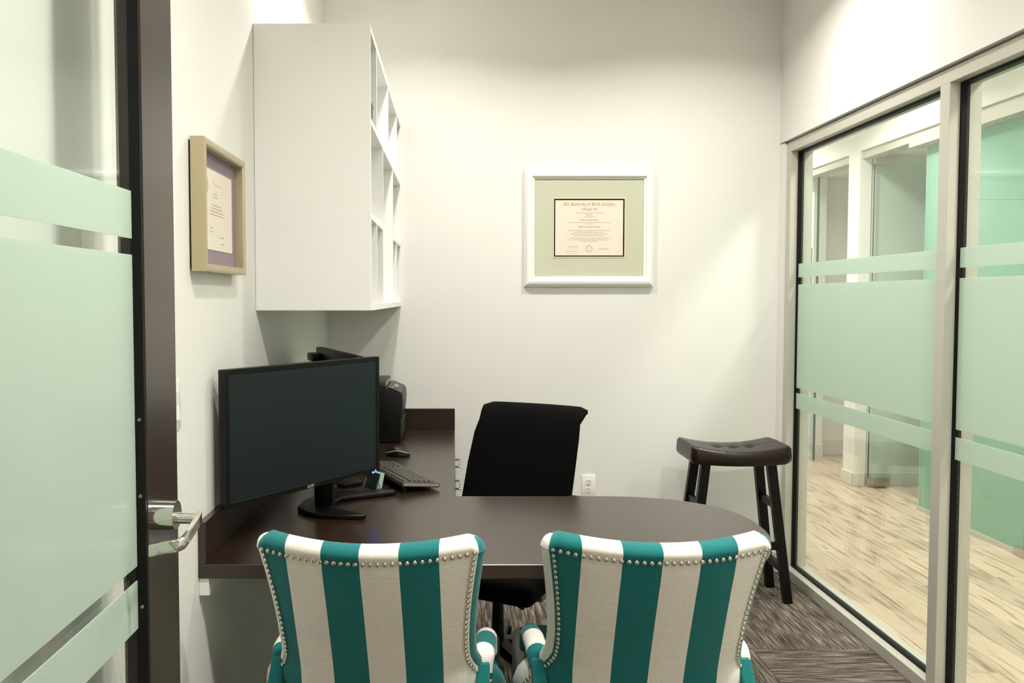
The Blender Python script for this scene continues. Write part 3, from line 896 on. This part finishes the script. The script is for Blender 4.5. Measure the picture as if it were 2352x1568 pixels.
def make_monitor(name, label, L_, R_, z0, z1, thick=.030):
    """L_,R_ = lower-left and right ends of the screen face seen from its front"""
    a, b = Vector(L_), Vector(R_)
    W = (b - a).length; ang = math.atan2((b - a).y, (b - a).x); c = (a + b) / 2
    t = thing(name, label, 'monitor', (c.x, c.y, 0.762), ang)
    h0, h1 = z0 - .762, z1 - .762
    obj('housing', B_(-W / 2, W / 2, 0.004, thick, h0, h1, bev=.004), M['blackplastic'], t, smooth=True)
    obj('back_bulge', B_(-W * .3, W * .3, thick, thick + .022, h0 + .06, h1 - .05, bev=.012), M['blackplastic'], t, smooth=True)
    obj('bezel', frame_prof(-W / 2, W / 2, h0, h1, [(0, -.006), (0, 0.0), (.001, .001), (.014, .001), (.0155, -.002), (.0155, -.006)]), M['blackplastic'], t)
    obj('screen', B_(-W / 2 + .0145, W / 2 - .0145, 0.0015, .006, h0 + .016, h1 - .0145), M['screen'], t)
    return t, W, h0, h1


mon, W, h0, h1 = make_monitor('monitor', 'large black monitor with dark screen nearest the camera on the desk', (-0.630, 2.268), (-0.253, 2.800), .8785, 1.267)
bm = text_bm('acer', .017, .0004)
for v in bm.verts: v.co = Vector((v.co.x, -.0014, v.co.y + h0 + .003))
obj('logo', bm, M['logo'], mon, label='small grey acer lettering')
bm = bmesh.new()
bmesh.ops.create_uvsphere(bm, u_segments=10, v_segments=6, radius=.0038, matrix=Matrix.Translation((W / 2 - .034, -.001, h0 - .002)))
bmesh.ops.create_uvsphere(bm, u_segments=10, v_segments=6, radius=.0030, matrix=Matrix.Translation((W / 2 - .022, -.001, h0 + .003)))
obj('power_light', bm, M['led'], mon, smooth=True, label='blue power light')
# stand: arm behind the panel, neck, V-shaped foot (given in world, brought into the monitor frame)
MI = mon.matrix_basis.inverted()
from mathutils import Euler
MW = Matrix.Translation(mon.location) @ Matrix.Rotation(mon.rotation_euler[2], 4, 'Z')
MI = MW.inverted()


def mp_(name, bm, m, **k):
    bm.transform(MI)
    return obj(name, bm, m, mon, **k)


Zd = 0.762
foot = [(-.515, 2.70), (-.47, 2.635), (-.425, 2.605), (-.292, 2.592), (-.278, 2.603), (-.285, 2.618), (-.40, 2.70), (-.405, 2.77), (-.385, 2.83), (-.212, 2.915), (-.207, 2.935), (-.222, 2.95), (-.40, 2.935), (-.47, 2.87), (-.51, 2.80)]
mp_('foot', extrude_poly(bmesh.new(), foot, Zd + .001, Zd + .016, bev=.004, seg=3), M['blackplastic'], smooth=True)
mp_('neck', B_(-.462, -.400, 2.715, 2.765, Zd + .012, 1.06, bev=.006), M['blackplastic'], smooth=True)
bm = bmesh.new(); tube(bm, [(-.43, 2.74, 1.04), (-.45, 2.66, 1.05), (-.463, 2.585, 1.06)], .022, n=12)
mp_('support_arm', bm, M['blackplastic'], smooth=True)

# second monitor behind, turned to the office chair
mb, W2, g0, g1 = make_monitor('monitor', 'black monitor seen from behind, above the first monitor, facing the chair', (-.315, 2.872), (-.548, 3.44), .90, 1.262, .026)
# its face looks away from the camera, so the V foot stands behind the first monitor
obj('neck', B_(-.03, .03, .03, .07, .01, g0 + .12, bev=.005), M['blackplastic'], mb, smooth=True)
obj('foot', extrude_poly(bmesh.new(), [(-.10, -.055), (.10, -.055), (.12, .02), (.06, .09), (-.06, .09), (-.12, .02)], .001, .014, bev=.004), M['blackplastic'], mb, smooth=True)
obj('webcam', B_(W2 / 2 - .10, W2 / 2 + .006, .020, .062, g1 - .055, g1 - .022, bev=.005), M['blackplastic'], mb, smooth=True)

# ------------------------------------------------------------------ printer
pr = thing('printer', 'black laser printer with slanted control panel on the desk by the cabinet corner', 'printer', (-0.44, 4.16, Zd))
PRO = (-0.44, 4.16, Zd)


def pp(name, bm, m, **k):
    return centred(name, bm, m, pr, PRO, **k)


prof = [(-.640, Zd + .004), (-.262, Zd + .004), (-.258, Zd + .02), (-.254, Zd + .12), (-.246, Zd + .20), (-.250, Zd + .238), (-.262, Zd + .243), (-.325, Zd + .268), (-.640, Zd + .268)]
pp('body', extrude_poly(bmesh.new(), prof, 3.985, 4.33, axis='y', bev=.004), M['blackplastic'], smooth=True)
bm = extrude_poly(bmesh.new(), [(-.318, Zd + .268), (-.256, Zd + .243), (-.256, Zd + .247), (-.318, Zd + .273)], 3.99, 4.325, axis='y')
cpn = pp('control_panel', bm, M['darkgrey'])
bm = extrude_poly(bmesh.new(), [(-.296, Zd + .2665), (-.278, Zd + .2588), (-.278, Zd + .2600), (-.296, Zd + .2678)], 4.08, 4.20, axis='y')
pp('display', bm, M['silver'])
for y in (4.0, 4.035):
    pp('button', extrude_poly(bmesh.new(), [(-.300, Zd + .268), (-.290, Zd + .264), (-.290, Zd + .2665), (-.300, Zd + .2705)], y, y + .014, axis='y'), M['silver'])
pp('scanner_lid', B_(-.635, -.330, 3.99, 4.32, Zd + .268, Zd + .298, bev=.004), M['darkgrey'], smooth=True)
pp('lid_trim', B_(-.332, -.3285, 4.0, 4.31, Zd + .274, Zd + .292), M['silver'])
pp('output_slot', B_(-.2555, -.2475, 4.03, 4.29, Zd + .165, Zd + .215), M['slot'])
pp('paper_tray', B_(-.258, -.2515, 4.0, 4.315, Zd + .025, Zd + .105, bev=.002), M['darkgrey'])

# ------------------------------------------------------------------ keyboard
ux, uy = Vector((-.43, .903)).normalized(), Vector((.903, .43)).normalized()
A0 = Vector((-.186, 2.945))                    # near corner of the raised rear edge
kc = A0 + ux * .22 + uy * .075
kb = thing('keyboard', 'black full size keyboard lying on the desk behind the monitor foot', 'keyboard', (kc.x, kc.y, Zd), math.atan2(ux.y, ux.x))
# local x runs along the keys towards the camera, local y from user side(-) to rear(+)
KW, KD = .44, .150
tl = R(6.5)
bm = B_(-KW / 2, KW / 2, -KD / 2, KD / 2, 0, .016, bev=.004)
bm.transform(Matrix.Translation((0, 0, .016)) @ Matrix.Rotation(tl, 4, 'X'))
obj('case', bm, M['darkgrey'], kb, smooth=True)
bm = B_(-KW / 2 - .001, -KW / 2 + .012, -KD / 2 + .004, KD / 2 - .004, .003, .013, bev=.002)
bm.transform(Matrix.Translation((0, 0, .016)) @ Matrix.Rotation(tl, 4, 'X'))
obj('end_trim', bm, M['silver'], kb, smooth=True)
for sx in (-1, 1):
    bm = B_(sx * .195 - .012, sx * .195 + .012, KD / 2 - .022, KD / 2 - .014, .0, .026)
    obj('foot', bm, M['blackplastic'], kb)
KR = Matrix.Translation((0, 0, .016)) @ Matrix.Rotation(tl, 4, 'X')
keyme = {}


def key(x, y, wk):
    kk = round(wk, 3)
    if kk not in keyme:
        bm = bmesh.new()
        hw, hd = wk / 2 - .0011, .0083
        loft(bm, [[(sx * hw, sy * hd, 0) for sx, sy in ((-1, -1), (1, -1), (1, 1), (-1, 1))], [(sx * (hw - .002), sy * (hd - .002), .0065) for sx, sy in ((-1, -1), (1, -1), (1, 1), (-1, 1))]])
        keyme[kk] = mesh_of('key', bm, M['keycap'])
    o = bpy.data.objects.new('key', keyme[kk]); COL.objects.link(o); o.parent = kb
    o.location = KR @ Vector((x, y, .0155)); o.rotation_euler = (tl, 0, 0)


# the user sits at local -y; local +x is the user's left? (keys run both ways alike)
U = .0192
rows = [(.058, [1] * 13 + [0, 1, 1, 1, 0, 1, 1, 1, 1]), (.030, [1] * 13 + [2, 0, 1, 1, 1, 0, 1, 1, 1, 1]), (.011, [1.5] + [1] * 12 + [1.5, 0, 1, 1, 1, 0, 1, 1, 1, 1]),
        (-.008, [1.75] + [1] * 11 + [2.25, 3.5, 1, 1, 1]), (-.027, [2.25] + [1] * 10 + [2.75, 1.25, 1, 1.25, 1, 1, 1, 1]), (-.046, [1.25, 1.25, 1.25, 6.25, 1.25, 1.25, 1.25, 1.25, 0, 1, 1, 1, 0, 2, 1, 1])]
gapw = .25
for y, ks in rows:
    x = KW / 2 - .012
    for wk in ks:
        if wk == 0: x -= gapw * U; continue
        if wk in (3.5,) or (y == -.027 and wk == 1.25 and x < 0):
            x -= wk * U; continue
        if x - wk * U < -KW / 2 + .006: break
        key(wk * U / 2 - x, y, wk * U)
        x -= wk * U

# mouse
ms = thing('mouse', 'black computer mouse with grey rim on the desk past the keyboard', 'mouse', (-.247, 3.66, Zd), R(-8))
bm = bmesh.new()
bmesh.ops.create_uvsphere(bm, u_segments=24, v_segments=16, radius=1)
for v in bm.verts:
    x, y, z = v.co
    hz = .040 * (1 - .35 * x) if z > 0 else .004
    v.co = Vector((x * .056, y * (.032 - .004 * x), .004 + max(z, -1) * (hz if z > 0 else .004)))
obj('shell', bm, M['blackplastic'], ms, smooth=True)
bm = bmesh.new()
pts = []
for k in range(25):
    a = -PI * .1 - PI * .8 * k / 24
    x = math.cos(a); y = math.sin(a)
    pts.append((x * .0535, y * .0325, .014 + .014 * (1 - abs(x) ** 1.5)))
tube(bm, pts, .0028, n=8)
obj('rim', bm, M['silver'], ms, smooth=True)
obj('scroll_wheel', cyl(bmesh.new(), (-.03, -.004, .030), (-.03, .004, .030), .009, n=14), M['silver'], ms, smooth=True)

# card holder with cards
ch = thing('card_holder', 'clear acrylic card holder beside the keyboard corner', 'card holder', (-.300, 3.035, Zd), math.atan2(-.77, .64))
for sx in (-1, 1):
    bm = bmesh.new()
    bar(bm, (sx * .040, -.012, 0), (sx * .040, -.002, .034), .0022, .0022)
    bar(bm, (sx * .040, .008, 0), (sx * .040, -.002, .034), .0022, .0022)
    obj('side_wall', bm, M['silver'], ch)
obj('tray', B_(-.042, .042, -.010, .034, .001, .004), M['acrylic'], ch)
obj('front_lip', B_(-.042, .042, -.012, -.010, .001, .018), M['acrylic'], ch)
cd = thing('card_stack', 'stack of pale mint cards standing in the clear holder', 'cards', (-.300, 3.035, Zd + .0045), math.atan2(-.77, .64))
for k in range(9):
    bm = B_(-.0385, .0385, -.0009, .0009, 0, .055)
    bm.transform(Matrix.Translation((0, -.006 + k * .0024, 0)) @ Matrix.Rotation(R(-14), 4, 'X'))
    obj('card', bm, M['darkteal'] if k == 0 else M['mint'], cd, label='dark green front card' if k == 0 else None)
t = thing('note_pad', 'small olive green note pad on the desk behind the monitor foot', 'note pad', (-.452, 3.08, Zd), .3)
for k in range(3):
    obj('sheet', B_(-.036 + .001 * k, .036 + .001 * k, -.036, .036, .001 + .003 * k, .0035 + .003 * k), M['note'], t)

# ------------------------------------------------------------------ saddle stool
st = thing('bar_stool', 'dark brown leather saddle bar stool in the corner by the glazing', 'stool', (1.367, 4.03, 0))
sw, sd = .2375, .152


def seat_h(u, v):
    h = .738 + .032 * abs(u) ** 2.0 - .004 * v * v
    for bu, bv in ((-.34, .0), (.34, 0), (0, 0)):
        h -= .014 * math.exp(-((u - bu) ** 2 / .012 + (v - bv) ** 2 / .05))
    for s in (-.34, .34):                       # stitched seams across
        h -= .0028 * math.exp(-((u - s) / .022) ** 2)
    h -= .0022 * math.exp(-((v) / .03) ** 2)
    return h


bm = bmesh.new()
nu, nv = 56, 34
grid = {}
for i in range(nu + 1):
    for j in range(nv + 1):
        u, v = -1 + 2 * i / nu, -1 + 2 * j / nv
        ex = max(0, abs(u) - .9) / .1; ey = max(0, abs(v) - .86) / .14
        rr = min(1, math.hypot(ex, ey))
        drop = .016 * (1 - math.sqrt(max(0, 1 - rr * rr)))
        # round plan corners
        x, y = u * sw, v * sd
        if ex > 0 and ey > 0:
            f = 1 - .06 * min(ex, ey); x *= f; y *= f
        grid[i, j] = bm.verts.new((x, y, seat_h(u, v) - drop))
for i in range(nu):
    for j in range(nv):
        bm.faces.new((grid[i, j], grid[i + 1, j], grid[i + 1, j + 1], grid[i, j + 1]))
rim = [(i, 0) for i in range(nu)] + [(nu, j) for j in range(nv)] + [(i, nv) for i in range(nu, 0, -1)] + [(0, j) for j in range(nv, 0, -1)]
prev = [grid[k] for k in rim]
for zb, ins in ((.700, .003), (.684, .0), (.674, -.008)):
    cur = []
    for k in rim:
        p = grid[k].co; s = 1 + ins / .2
        arch = .012 * (abs(p.x) / sw) ** 2 if zb < .69 else .012 * (abs(p.x) / sw) ** 2
        cur.append(bm.verts.new((p.x * s, p.y * s, zb + arch - .006)))
    for a in range(len(rim)):
        b = (a + 1) % len(rim)
        bm.faces.new((prev[a], cur[a], cur[b], prev[b]))
    prev = cur
bm.faces.new(prev)
bmesh.ops.recalc_face_normals(bm, faces=bm.faces)
seat = obj('seat', bm, M['leather'], st, smooth=True)
for sx in (-.34, .34):
    bm = bmesh.new()
    tube(bm, [(sx * sw, v * sd * 1.001, seat_h(sx, v) - .002 - (.012 if abs(v) > .95 else 0)) for v in [-1.0 + .1 * k for k in range(21)]] , .0009, n=6)
    obj('seam', bm, M['blackplastic'], seat)
for sx in (-1, 1):
    for sy in (-1, 1):
        bm = bmesh.new()
        bar(bm, (sx * .155, sy * .085, .690), (sx * .238, sy * .112, 0), .044, .030, .040, .030)
        obj('leg', bm, M['blackwood'], st)


def legx(z): return .155 + (.083) * (.69 - z) / .69
def legy(z): return .085 + (.027) * (.69 - z) / .69


for sx in (-1, 1):
    for z in (.47, .16):
        obj('stretcher', B_(sx * legx(z) - .011, sx * legx(z) + .011, -legy(z), legy(z), z - .018, z + .018), M['blackwood'], st)
for sy in (-1, 1):
    z = .275
    obj('stretcher', B_(-legx(z), legx(z), sy * legy(z) - .011, sy * legy(z) + .011, z - .018, z + .018), M['blackwood'], st)

# ------------------------------------------------------------------ office chair
oc_ang = math.atan2(.88, -.48) - PI / 2        # local -y is where the chair faces; set below
fx, fy = -.46, -.888                            # facing direction
oa = math.atan2(fy, fx) + PI / 2
oc = thing('office_chair', 'black mesh office task chair behind the peninsula', 'chair', (.175, 3.22, 0), oa)
# local: y negative = forward, x = chair's width
OCS = 1.0
# back: sheet curved in plan, rolled lip at the top
bm = bmesh.new()
rings = []
prof = [(.36, .245, .030), (.45, .262, .026), (.60, .285, .022), (.75, .305, .022), (.88, .330, .022), (.95, .348, .022), (.985, .366, .022), (1.005, .392, .018), (1.006, .418, .012)]
hw_ = {.36: .20, .45: .243, .60: .247, .75: .244, .88: .238, .95: .229, .985: .232, 1.005: .236, 1.006: .236}
for z, y, th in prof:
    hw = hw_[z]; ring = []; sh = -.038 * (1.006 - z) / .36 * OCS
    N_ = 14
    for k in range(N_ + 1):
        u = -1 + 2 * k / N_
        ring.append((u * hw + sh, y - .028 * u * u, z - (0 if z < .9 else .012 * max(0, abs(u) - .85) / .15)))
    for k in range(N_, -1, -1):
        u = -1 + 2 * k / N_
        ring.append((u * (hw - .004) + sh, y - .028 * u * u + th, z - (0 if z < .9 else .012 * max(0, abs(u) - .85) / .15) - (.018 if z > .98 else 0)))
    rings.append(ring)
loft(bm, rings)
obj('backrest', bm, M['mesh'], oc, smooth=True)
bm = B_(-.235, .235, -.235, .225,   .345, .440, bev=.036, seg=4)
obj('seat', bm, M['mesh'], oc, smooth=True)
obj('back_post', tube(bmesh.new(), [(0, .10, .36), (0, .26, .37), (0, .318, .46), (0, .345, .62)], .022, n=10), M['blackplastic'], oc, smooth=True)
obj('mechanism', B_(-.07, .07, -.10, .12, .325, .378, bev=.01), M['blackplastic'], oc, smooth=True)
obj('adjustment_lever', B_(.14, .235, -.13, -.075, .345, .366, bev=.004), M['graymech'], oc, smooth=True, label='grey-blue adjustment paddle')
obj('cable_loop', tube(bmesh.new(), [(.10, -.12, .36), (.14, -.16, .335), (.17, -.155, .318), (.18, -.12, .33), (.15, -.10, .355)], .004, n=8), M['blackplastic'], oc, smooth=True)
for sx in (-1, 1):
    a = obj('armrest', B_(sx * .285 - .035, sx * .285 + .035, -.10, .12, .672, .698, bev=.012, seg=3), M['blackplastic'], oc, smooth=True)
    obj('arm_support', tube(bmesh.new(), [(sx * .20, .02, .365), (sx * .275, .02, .375), (sx * .288, .02, .43), (sx * .288, .02, .675)], .016, n=10), M['blackplastic'], a, smooth=True)
obj('gas_column', cyl(bmesh.new(), (0, 0, .10), (0, 0, .34), .026, .020, n=18), M['blackplastic'], oc, smooth=True)
obj('hub', cyl(bmesh.new(), (0, 0, .075), (0, 0, .125), .045, .036, n=20), M['blackplastic'], oc, smooth=True)
for k in range(5):
    a = R(72 * k + 8) - oa
    dx, dy = math.cos(a), math.sin(a)
    bm = bmesh.new()
    rings = []
    for r, zz, ww, hh in ((.03, .10, .024, .024), (.16, .092, .020, .018), (.30, .070, .015, .012)):
        rings.append([(dx * r + s1 * ww * -dy, dy * r + s1 * ww * dx, zz + s2 * hh) for s1, s2 in ((-1, -1), (1, -1), (1, 1), (-1, 1))])
    loft(bm, rings)
    lg = obj('leg', bm, M['blackplastic'], oc)
    bm = bmesh.new()
    for s1 in (-1, 1):
        c = Vector((dx * .295, dy * .295, .028)) + Vector((-dy, dx, 0)) * s1 * .014
        cyl(bm, c - Vector((-dy, dx, 0)) * .009, c + Vector((-dy, dx, 0)) * .009, .0265, n=18)
    cyl(bm, (dx * .295, dy * .295, .03), (dx * .295, dy * .295, .062), .008, n=8)
    obj('caster', bm, M['blackplastic'], lg, smooth=True)

# ------------------------------------------------------------------ striped chairs
sc_ = thing('striped_chair', 'teal and white striped nailhead chair at the left, in front of the monitor', 'chair', (-.201, 1.782, 0), R(-4.0), 'striped guest chairs at the desk')
ZTOP = .931


def lerp_tab(tab, z):
    for (a, va), (b, vb) in zip(tab, tab[1:]):
        if a <= z <= b:
            t_ = (z - a) / (b - a); t_ = t_ * t_ * (3 - 2 * t_) if False else t_
            return va + (vb - va) * t_
    return tab[0][1] if z < tab[0][0] else tab[-1][1]


WT = [(.28, .285), (.46, .302), (.49, .298), (.515, .284), (.535, .266), (.56, .244), (.59, .230), (.63, .226), (.70, .228), (.78, .236), (.86, .247), (.90, .254), (.94, .257)]
C6 = [(.28, .07), (.48, .07), (.52, .06), (.56, .035), (.60, .012), (.65, 0), (1, 0)]
C2 = [(.28, .045), (.60, .050), (.80, .060), (.95, .072)]
YL = [(.28, .235), (.45, .190), (.60, .135), (.70, .095), (.80, .055), (.88, .020), (.895, .012), (.94, -.002)]


def back_pt(u, z):
    x = u * lerp_tab(WT, z)
    y = lerp_tab(YL, z) + lerp_tab(C2, z) * u * u + lerp_tab(C6, z) * abs(u) ** 6
    return x, y


def scoop(u, z):
    return -(.012 * (1 - u * u)) * max(0, min(1, (z - .62) / .25))


TH = .072
NB = 28
bm = bmesh.new()
uvl = bm.loops.layers.uv.new('UVMap')
rows = []
zs = [.28, .34, .40, .44, .47, .50, .52, .54, .56, .58, .60, .62, .65, .68, .72, .76, .80, .84, .87, .893]
for z in zs:
    rows.append((z, 0.0, 0.0))
for k in range(1, 8):
    ph = PI / 2 * k / 7
    rows.append((.893 + .036 * math.sin(ph), .5 * TH * (1 - math.cos(ph)), .016 * (1 - math.cos(ph))))
V = []
for z, ins, wi in rows:
    zr = min(z, .893)
    ring = []
    for k in range(NB + 1):
        u = -1 + 2 * k / NB
        x, y = back_pt(u, z)
        x *= 1 - wi / .25
        cz_ = -.010 * max(0, abs(u) - .93) / .07 if z > .9 else 0
        # padding: the outer back bulges a touch between the edges and is pinched at the nail line
        pad = -.007 * (1 - u ** 8) * (1 if z < .86 else max(0, (.893 - z) / .033) if z < .893 else 0) - (.010 * math.sin(min(1, (z - .893) / .03) * PI / 2 * 1.0) if z > .893 and ins < .5 * TH else 0) * (1 - min(1, ins / (.5 * TH)))
        ring.append(('b', u, x, y + ins + pad, z + scoop(u, z) + cz_))
    x1, y1 = back_pt(1, z); x1 *= 1 - wi / .25
    cz_ = -.010 if z > .9 else 0
    T2 = TH - 2 * ins
    for f, o_ in ((.18, .009), (.5, .015), (.82, .009)):
        ring.append(('r', 1, x1 + o_ * (T2 / TH), y1 + ins + T2 * f, z + scoop(1, z) + cz_))
    for k in range(NB, -1, -1):
        u = -1 + 2 * k / NB
        x, y = back_pt(u, z)
        x *= 1 - wi / .25
        cz_ = -.010 * max(0, abs(u) - .93) / .07 if z > .9 else 0
        ring.append(('f', u, x, y - ins + TH + .0005, z + scoop(u, z) + cz_))
    x1, y1 = back_pt(-1, z); x1 *= 1 - wi / .25
    cz_ = -.010 if z > .9 else 0
    for f, o_ in ((.82, .009), (.5, .015), (.18, .009)):
        ring.append(('l', -1, x1 - o_ * (T2 / TH), y1 + ins + T2 * f, z + scoop(-1, z) + cz_))
    V.append([(r, bm.verts.new(r[2:])) for r in ring])
n = len(V[0])
for A_, B2 in zip(V, V[1:]):
    for k in range(n):
        q = [A_[k], A_[(k + 1) % n], B2[(k + 1) % n], B2[k]]
        f = bm.faces.new([p[1] for p in q])
        tags = {p[0][0] for p in q}
        side = 'r' if 'r' in tags else 'l' if 'l' in tags else None
        for lp_, p in zip(f.loops, q):
            s = .30 if side == 'r' else -.30 if side == 'l' else p[0][2]
            lp_[uvl].uv = (s, p[1].co.z)
for ring_, rev in ((V[0], False), (V[-1], True)):
    # close by bridging back to front
    half = NB + 1
    vs = [p for p in ring_]
    back = vs[:half]; front = vs[half + 3:half + 3 + half][::-1]
    for k in range(NB):
        f = bm.faces.new([back[k][1], back[k + 1][1], front[k + 1][1], front[k][1]])
        for lp_, p in zip(f.loops, (back[k], back[k + 1], front[k + 1], front[k])):
            lp_[uvl].uv = (p[0][2], p[1].co.z)
    rs = vs[half:half + 3]; ls = vs[-3:]
    f = bm.faces.new([back[-1][1]] + [p[1] for p in rs] + [front[-1][1]])
    for lp_ in f.loops: lp_[uvl].uv = (.30, 0)
    f = bm.faces.new([front[0][1]] + [p[1] for p in ls] + [back[0][1]])
    for lp_ in f.loops: lp_[uvl].uv = (-.30, 0)
bmesh.ops.recalc_face_normals(bm, faces=bm.faces)
obj('backrest', bm, M['stripe'], sc_, smooth=True)


def uv_box(bm, fn):
    l = bm.loops.layers.uv.verify()
    for f in bm.faces:
        for lo in f.loops:
            lo[l].uv = (fn(lo.vert.co, f.normal), lo.vert.co.z)


# arms: rolled pad with stripes across, side panel beneath
for sx in (-1, 1):
    bm = bmesh.new()
    pts = [(sx * .258, .262, .530), (sx * .257, .275, .556), (sx * .257, .30, .567), (sx * .259, .36, .566), (sx * .261, .42, .556), (sx * .261, .450, .535), (sx * .261, .458, .500)]
    # finer sampling
    P2 = []
    for a, b in zip(pts, pts[1:]):
        for k in range(4):
            P2.append(tuple(a[i] + (b[i] - a[i]) * k / 4 for i in range(3)))
    P2.append(pts[-1])
    tube(bm, P2, [.022 + .006 * min(1, i / 6) for i in range(len(P2))], n=16, flat=.9)
    bm.normal_update()
    uv_box(bm, lambda c, nn, s=sx: c.y + .087 + (.035 if s > 0 else -.03) + (.5 - c.z) * .6 * (1 if c.y > .44 else 0))
    am = obj('arm', bm, M['stripe'], sc_, smooth=True)
    bm = extrude_poly(bmesh.new(), [(.19, .10 + .16), (.46, .26), (.468, .50), (.455, .545), (.40, .560), (.24, .562), (.18, .50)], sx * .240, sx * .274, axis='x', bev=.006)
    bm.normal_update()
    uv_box(bm, lambda c, nn, s=sx: c.y + .06)
    obj('side_panel', bm, M['stripe'], am)
    bm = bmesh.new()
    tube(bm, [(sx * .2785, y, .548 - .004 * k) for k, y in enumerate((.29, .32, .35, .38, .42, .45))], .0028, n=6)
    obj('welt', bm, M['nail'], am, smooth=True)
# seat
bm = B_(-.262, .262, .20, .70, .30, .475, bev=.03, seg=4)
bm.normal_update(); uv_box(bm, lambda c, nn: c.x)
obj('seat', bm, M['stripe'], sc_, smooth=True)
bm = B_(-.292, .292, .46, .712, .28, .462, bev=.025, seg=4)
bm.normal_update(); uv_box(bm, lambda c, nn: c.x)
obj('seat_front', bm, M['stripe'], sc_, smooth=True)
for sx in (-1, 1):
    for y0, y1 in ((.26, .20), (.66, .67)):
        obj('leg', bar(bmesh.new(), (sx * .24, y0, .29), (sx * .245, y1, 0), .045, .045, .028, .028), M['espresso'], sc_)
# nails
bm = bmesh.new()
bmesh.ops.create_uvsphere(bm, u_segments=10, v_segments=6, radius=.0056)
for v in list(bm.verts): v.co.y *= .62
nail_me = mesh_of('nail', bm, M['nail'], True)


def nail(x, y, z, rz=0, rx=0):
    o = bpy.data.objects.new('nail', nail_me); COL.objects.link(o); o.parent = sc_
    o.location = (x, y, z); o.rotation_euler = (rx, 0, rz)


for k in range(31):
    u = -.965 + 1.93 * k / 30
    x, y = back_pt(u, .893)
    nail(x, y - .0035, .892 + scoop(u, .893), math.atan(2 * .07 * u / .25))
for sx in (-1, 1):
    z = .876
    while z > .30:
        x, y = back_pt(sx * .968, z)
        x2, y2 = back_pt(sx * .968, z - .01)
        nail(x, y - .006, z + scoop(1, z), sx * .7)
        z -= .0152 / math.hypot(1, math.hypot((x - x2) / .01, (y - y2) / .01))
    for k in range(9):
        nail(sx * .2795, .28 + .021 * k, .546 - .0015 * k, sx * PI / 2)
chair2 = dup(sc_, (.470, 1.790, 0), R(0.0), 'teal and white striped nailhead chair at the right, nearer the stool')

# ------------------------------------------------------------------ shop fronts across the hall
gd = struct('door_2', (3.2, 6.40, 0), 'open frameless glass door across the hall')
G2 = (3.2, 6.40, 0)


def gp(name, bm, m, par=gd, base=G2, **k):
    return centred(name, bm, m, par, base, **k)


gp('glass_pane', B_(3.212, 4.05, 6.352, 6.364, 0.012, 2.50), M['hallglass'])
gp('glass_edge', B_(3.209, 3.212, 6.351, 6.365, 0.012, 2.50), M['gedge'])
gp('patch_fitting', B_(3.208, 3.375, 6.343, 6.373, 0.010, 0.072, bev=.003), M['brushed'])
gp('patch_fitting', B_(3.208, 3.375, 6.343, 6.373, 2.485, 2.545, bev=.003), M['alu'])
gp('floor_pivot', B_(3.25, 3.33, 6.30, 6.345, 0.0, 0.006), M['brushed'])
tr = struct('trim_1', (HX, 5, 2.55), 'aluminium head channel above the hall glass')
centred('head_channel', B_(HX + .02, HX + .14, 2.2, 6.40, 2.53, 2.588, bev=.002), M['alu'], tr, (HX, 5, 2.55))
centred('head_channel', B_(HX + .02, HX + .14, 6.58, 8.0, 2.53, 2.588, bev=.002), M['alu'], tr, (HX, 5, 2.55))
centred('head_channel', B_(HX + .015, HX + .12, 2.2, 5.75, 2.495, 2.532, bev=.002), M['alu'], tr, (HX, 5, 2.55))
w2 = struct('window_2', (3.225, 4.6, 0), 'green frosted glass wall across the hall')
for ya, yb in ((4.62, 5.67), (3.55, 4.60), (2.3, 3.53)):
    gp('glass_pane', B_(3.219, 3.231, ya, yb, 0.03, 2.495), M['greenfilm'], w2, (3.225, 4.6, 0))
gp('bottom_channel', B_(3.205, 3.245, 2.3, 5.67, 0.0, 0.03), M['alu'], w2, (3.225, 4.6, 0))
gp('patch_fitting', B_(3.200, 3.25, 4.58, 4.68, 0.002, 0.05, bev=.003), M['brushed'], w2, (3.225, 4.6, 0))
gp('glass_edge', B_(3.218, 3.232, 5.67, 5.673, 0.0, 2.495), M['mint'], w2, (3.225, 4.6, 0))
d3 = struct('door_3', (3.2, 7.4, 0), 'glass door with a tall bar pull at the far end of the hall')
gp('glass_pane', B_(3.219, 3.231, 7.36, 7.57, 0.012, 2.53), M['hallglass'], d3, (3.2, 7.4, 0))
gp('glass_edge', B_(3.216, 3.234, 7.352, 7.36, 0.012, 2.53), M['gedge'], d3, (3.2, 7.4, 0))
for xx in (3.175,):
    h = gp('bar_pull', cyl(bmesh.new(), (xx, 7.375, 1.58), (xx, 7.375, 1.905), .011, n=14), M['brushed'], d3, (3.2, 7.4, 0), smooth=True)

# framed certificate seen through the green glass
t = thing('framed_certificate', 'framed certificate seen faintly through the green glass across the hall', 'picture', (4.27, 6.42, 1.97))
bm = frame_prof(-.16, .16, -.22, .22, [(0, .001), (0, .02), (.012, .02), (.012, .001)])
obj('frame', bm, M['silver'], t)
obj('certificate', B_(-.15, .15, -.008, -.002, -.21, .21), M['paper'], t)
obj('body_text', quadsbm([[(-.11, -.0085, z), (.11, -.0085, z), (.11, -.0085, z + .006), (-.11, -.0085, z + .006)] for z in (.12, .08, .04, 0, -.04, -.08)]), M['ink3'], t)['kind'] = 'stuff'
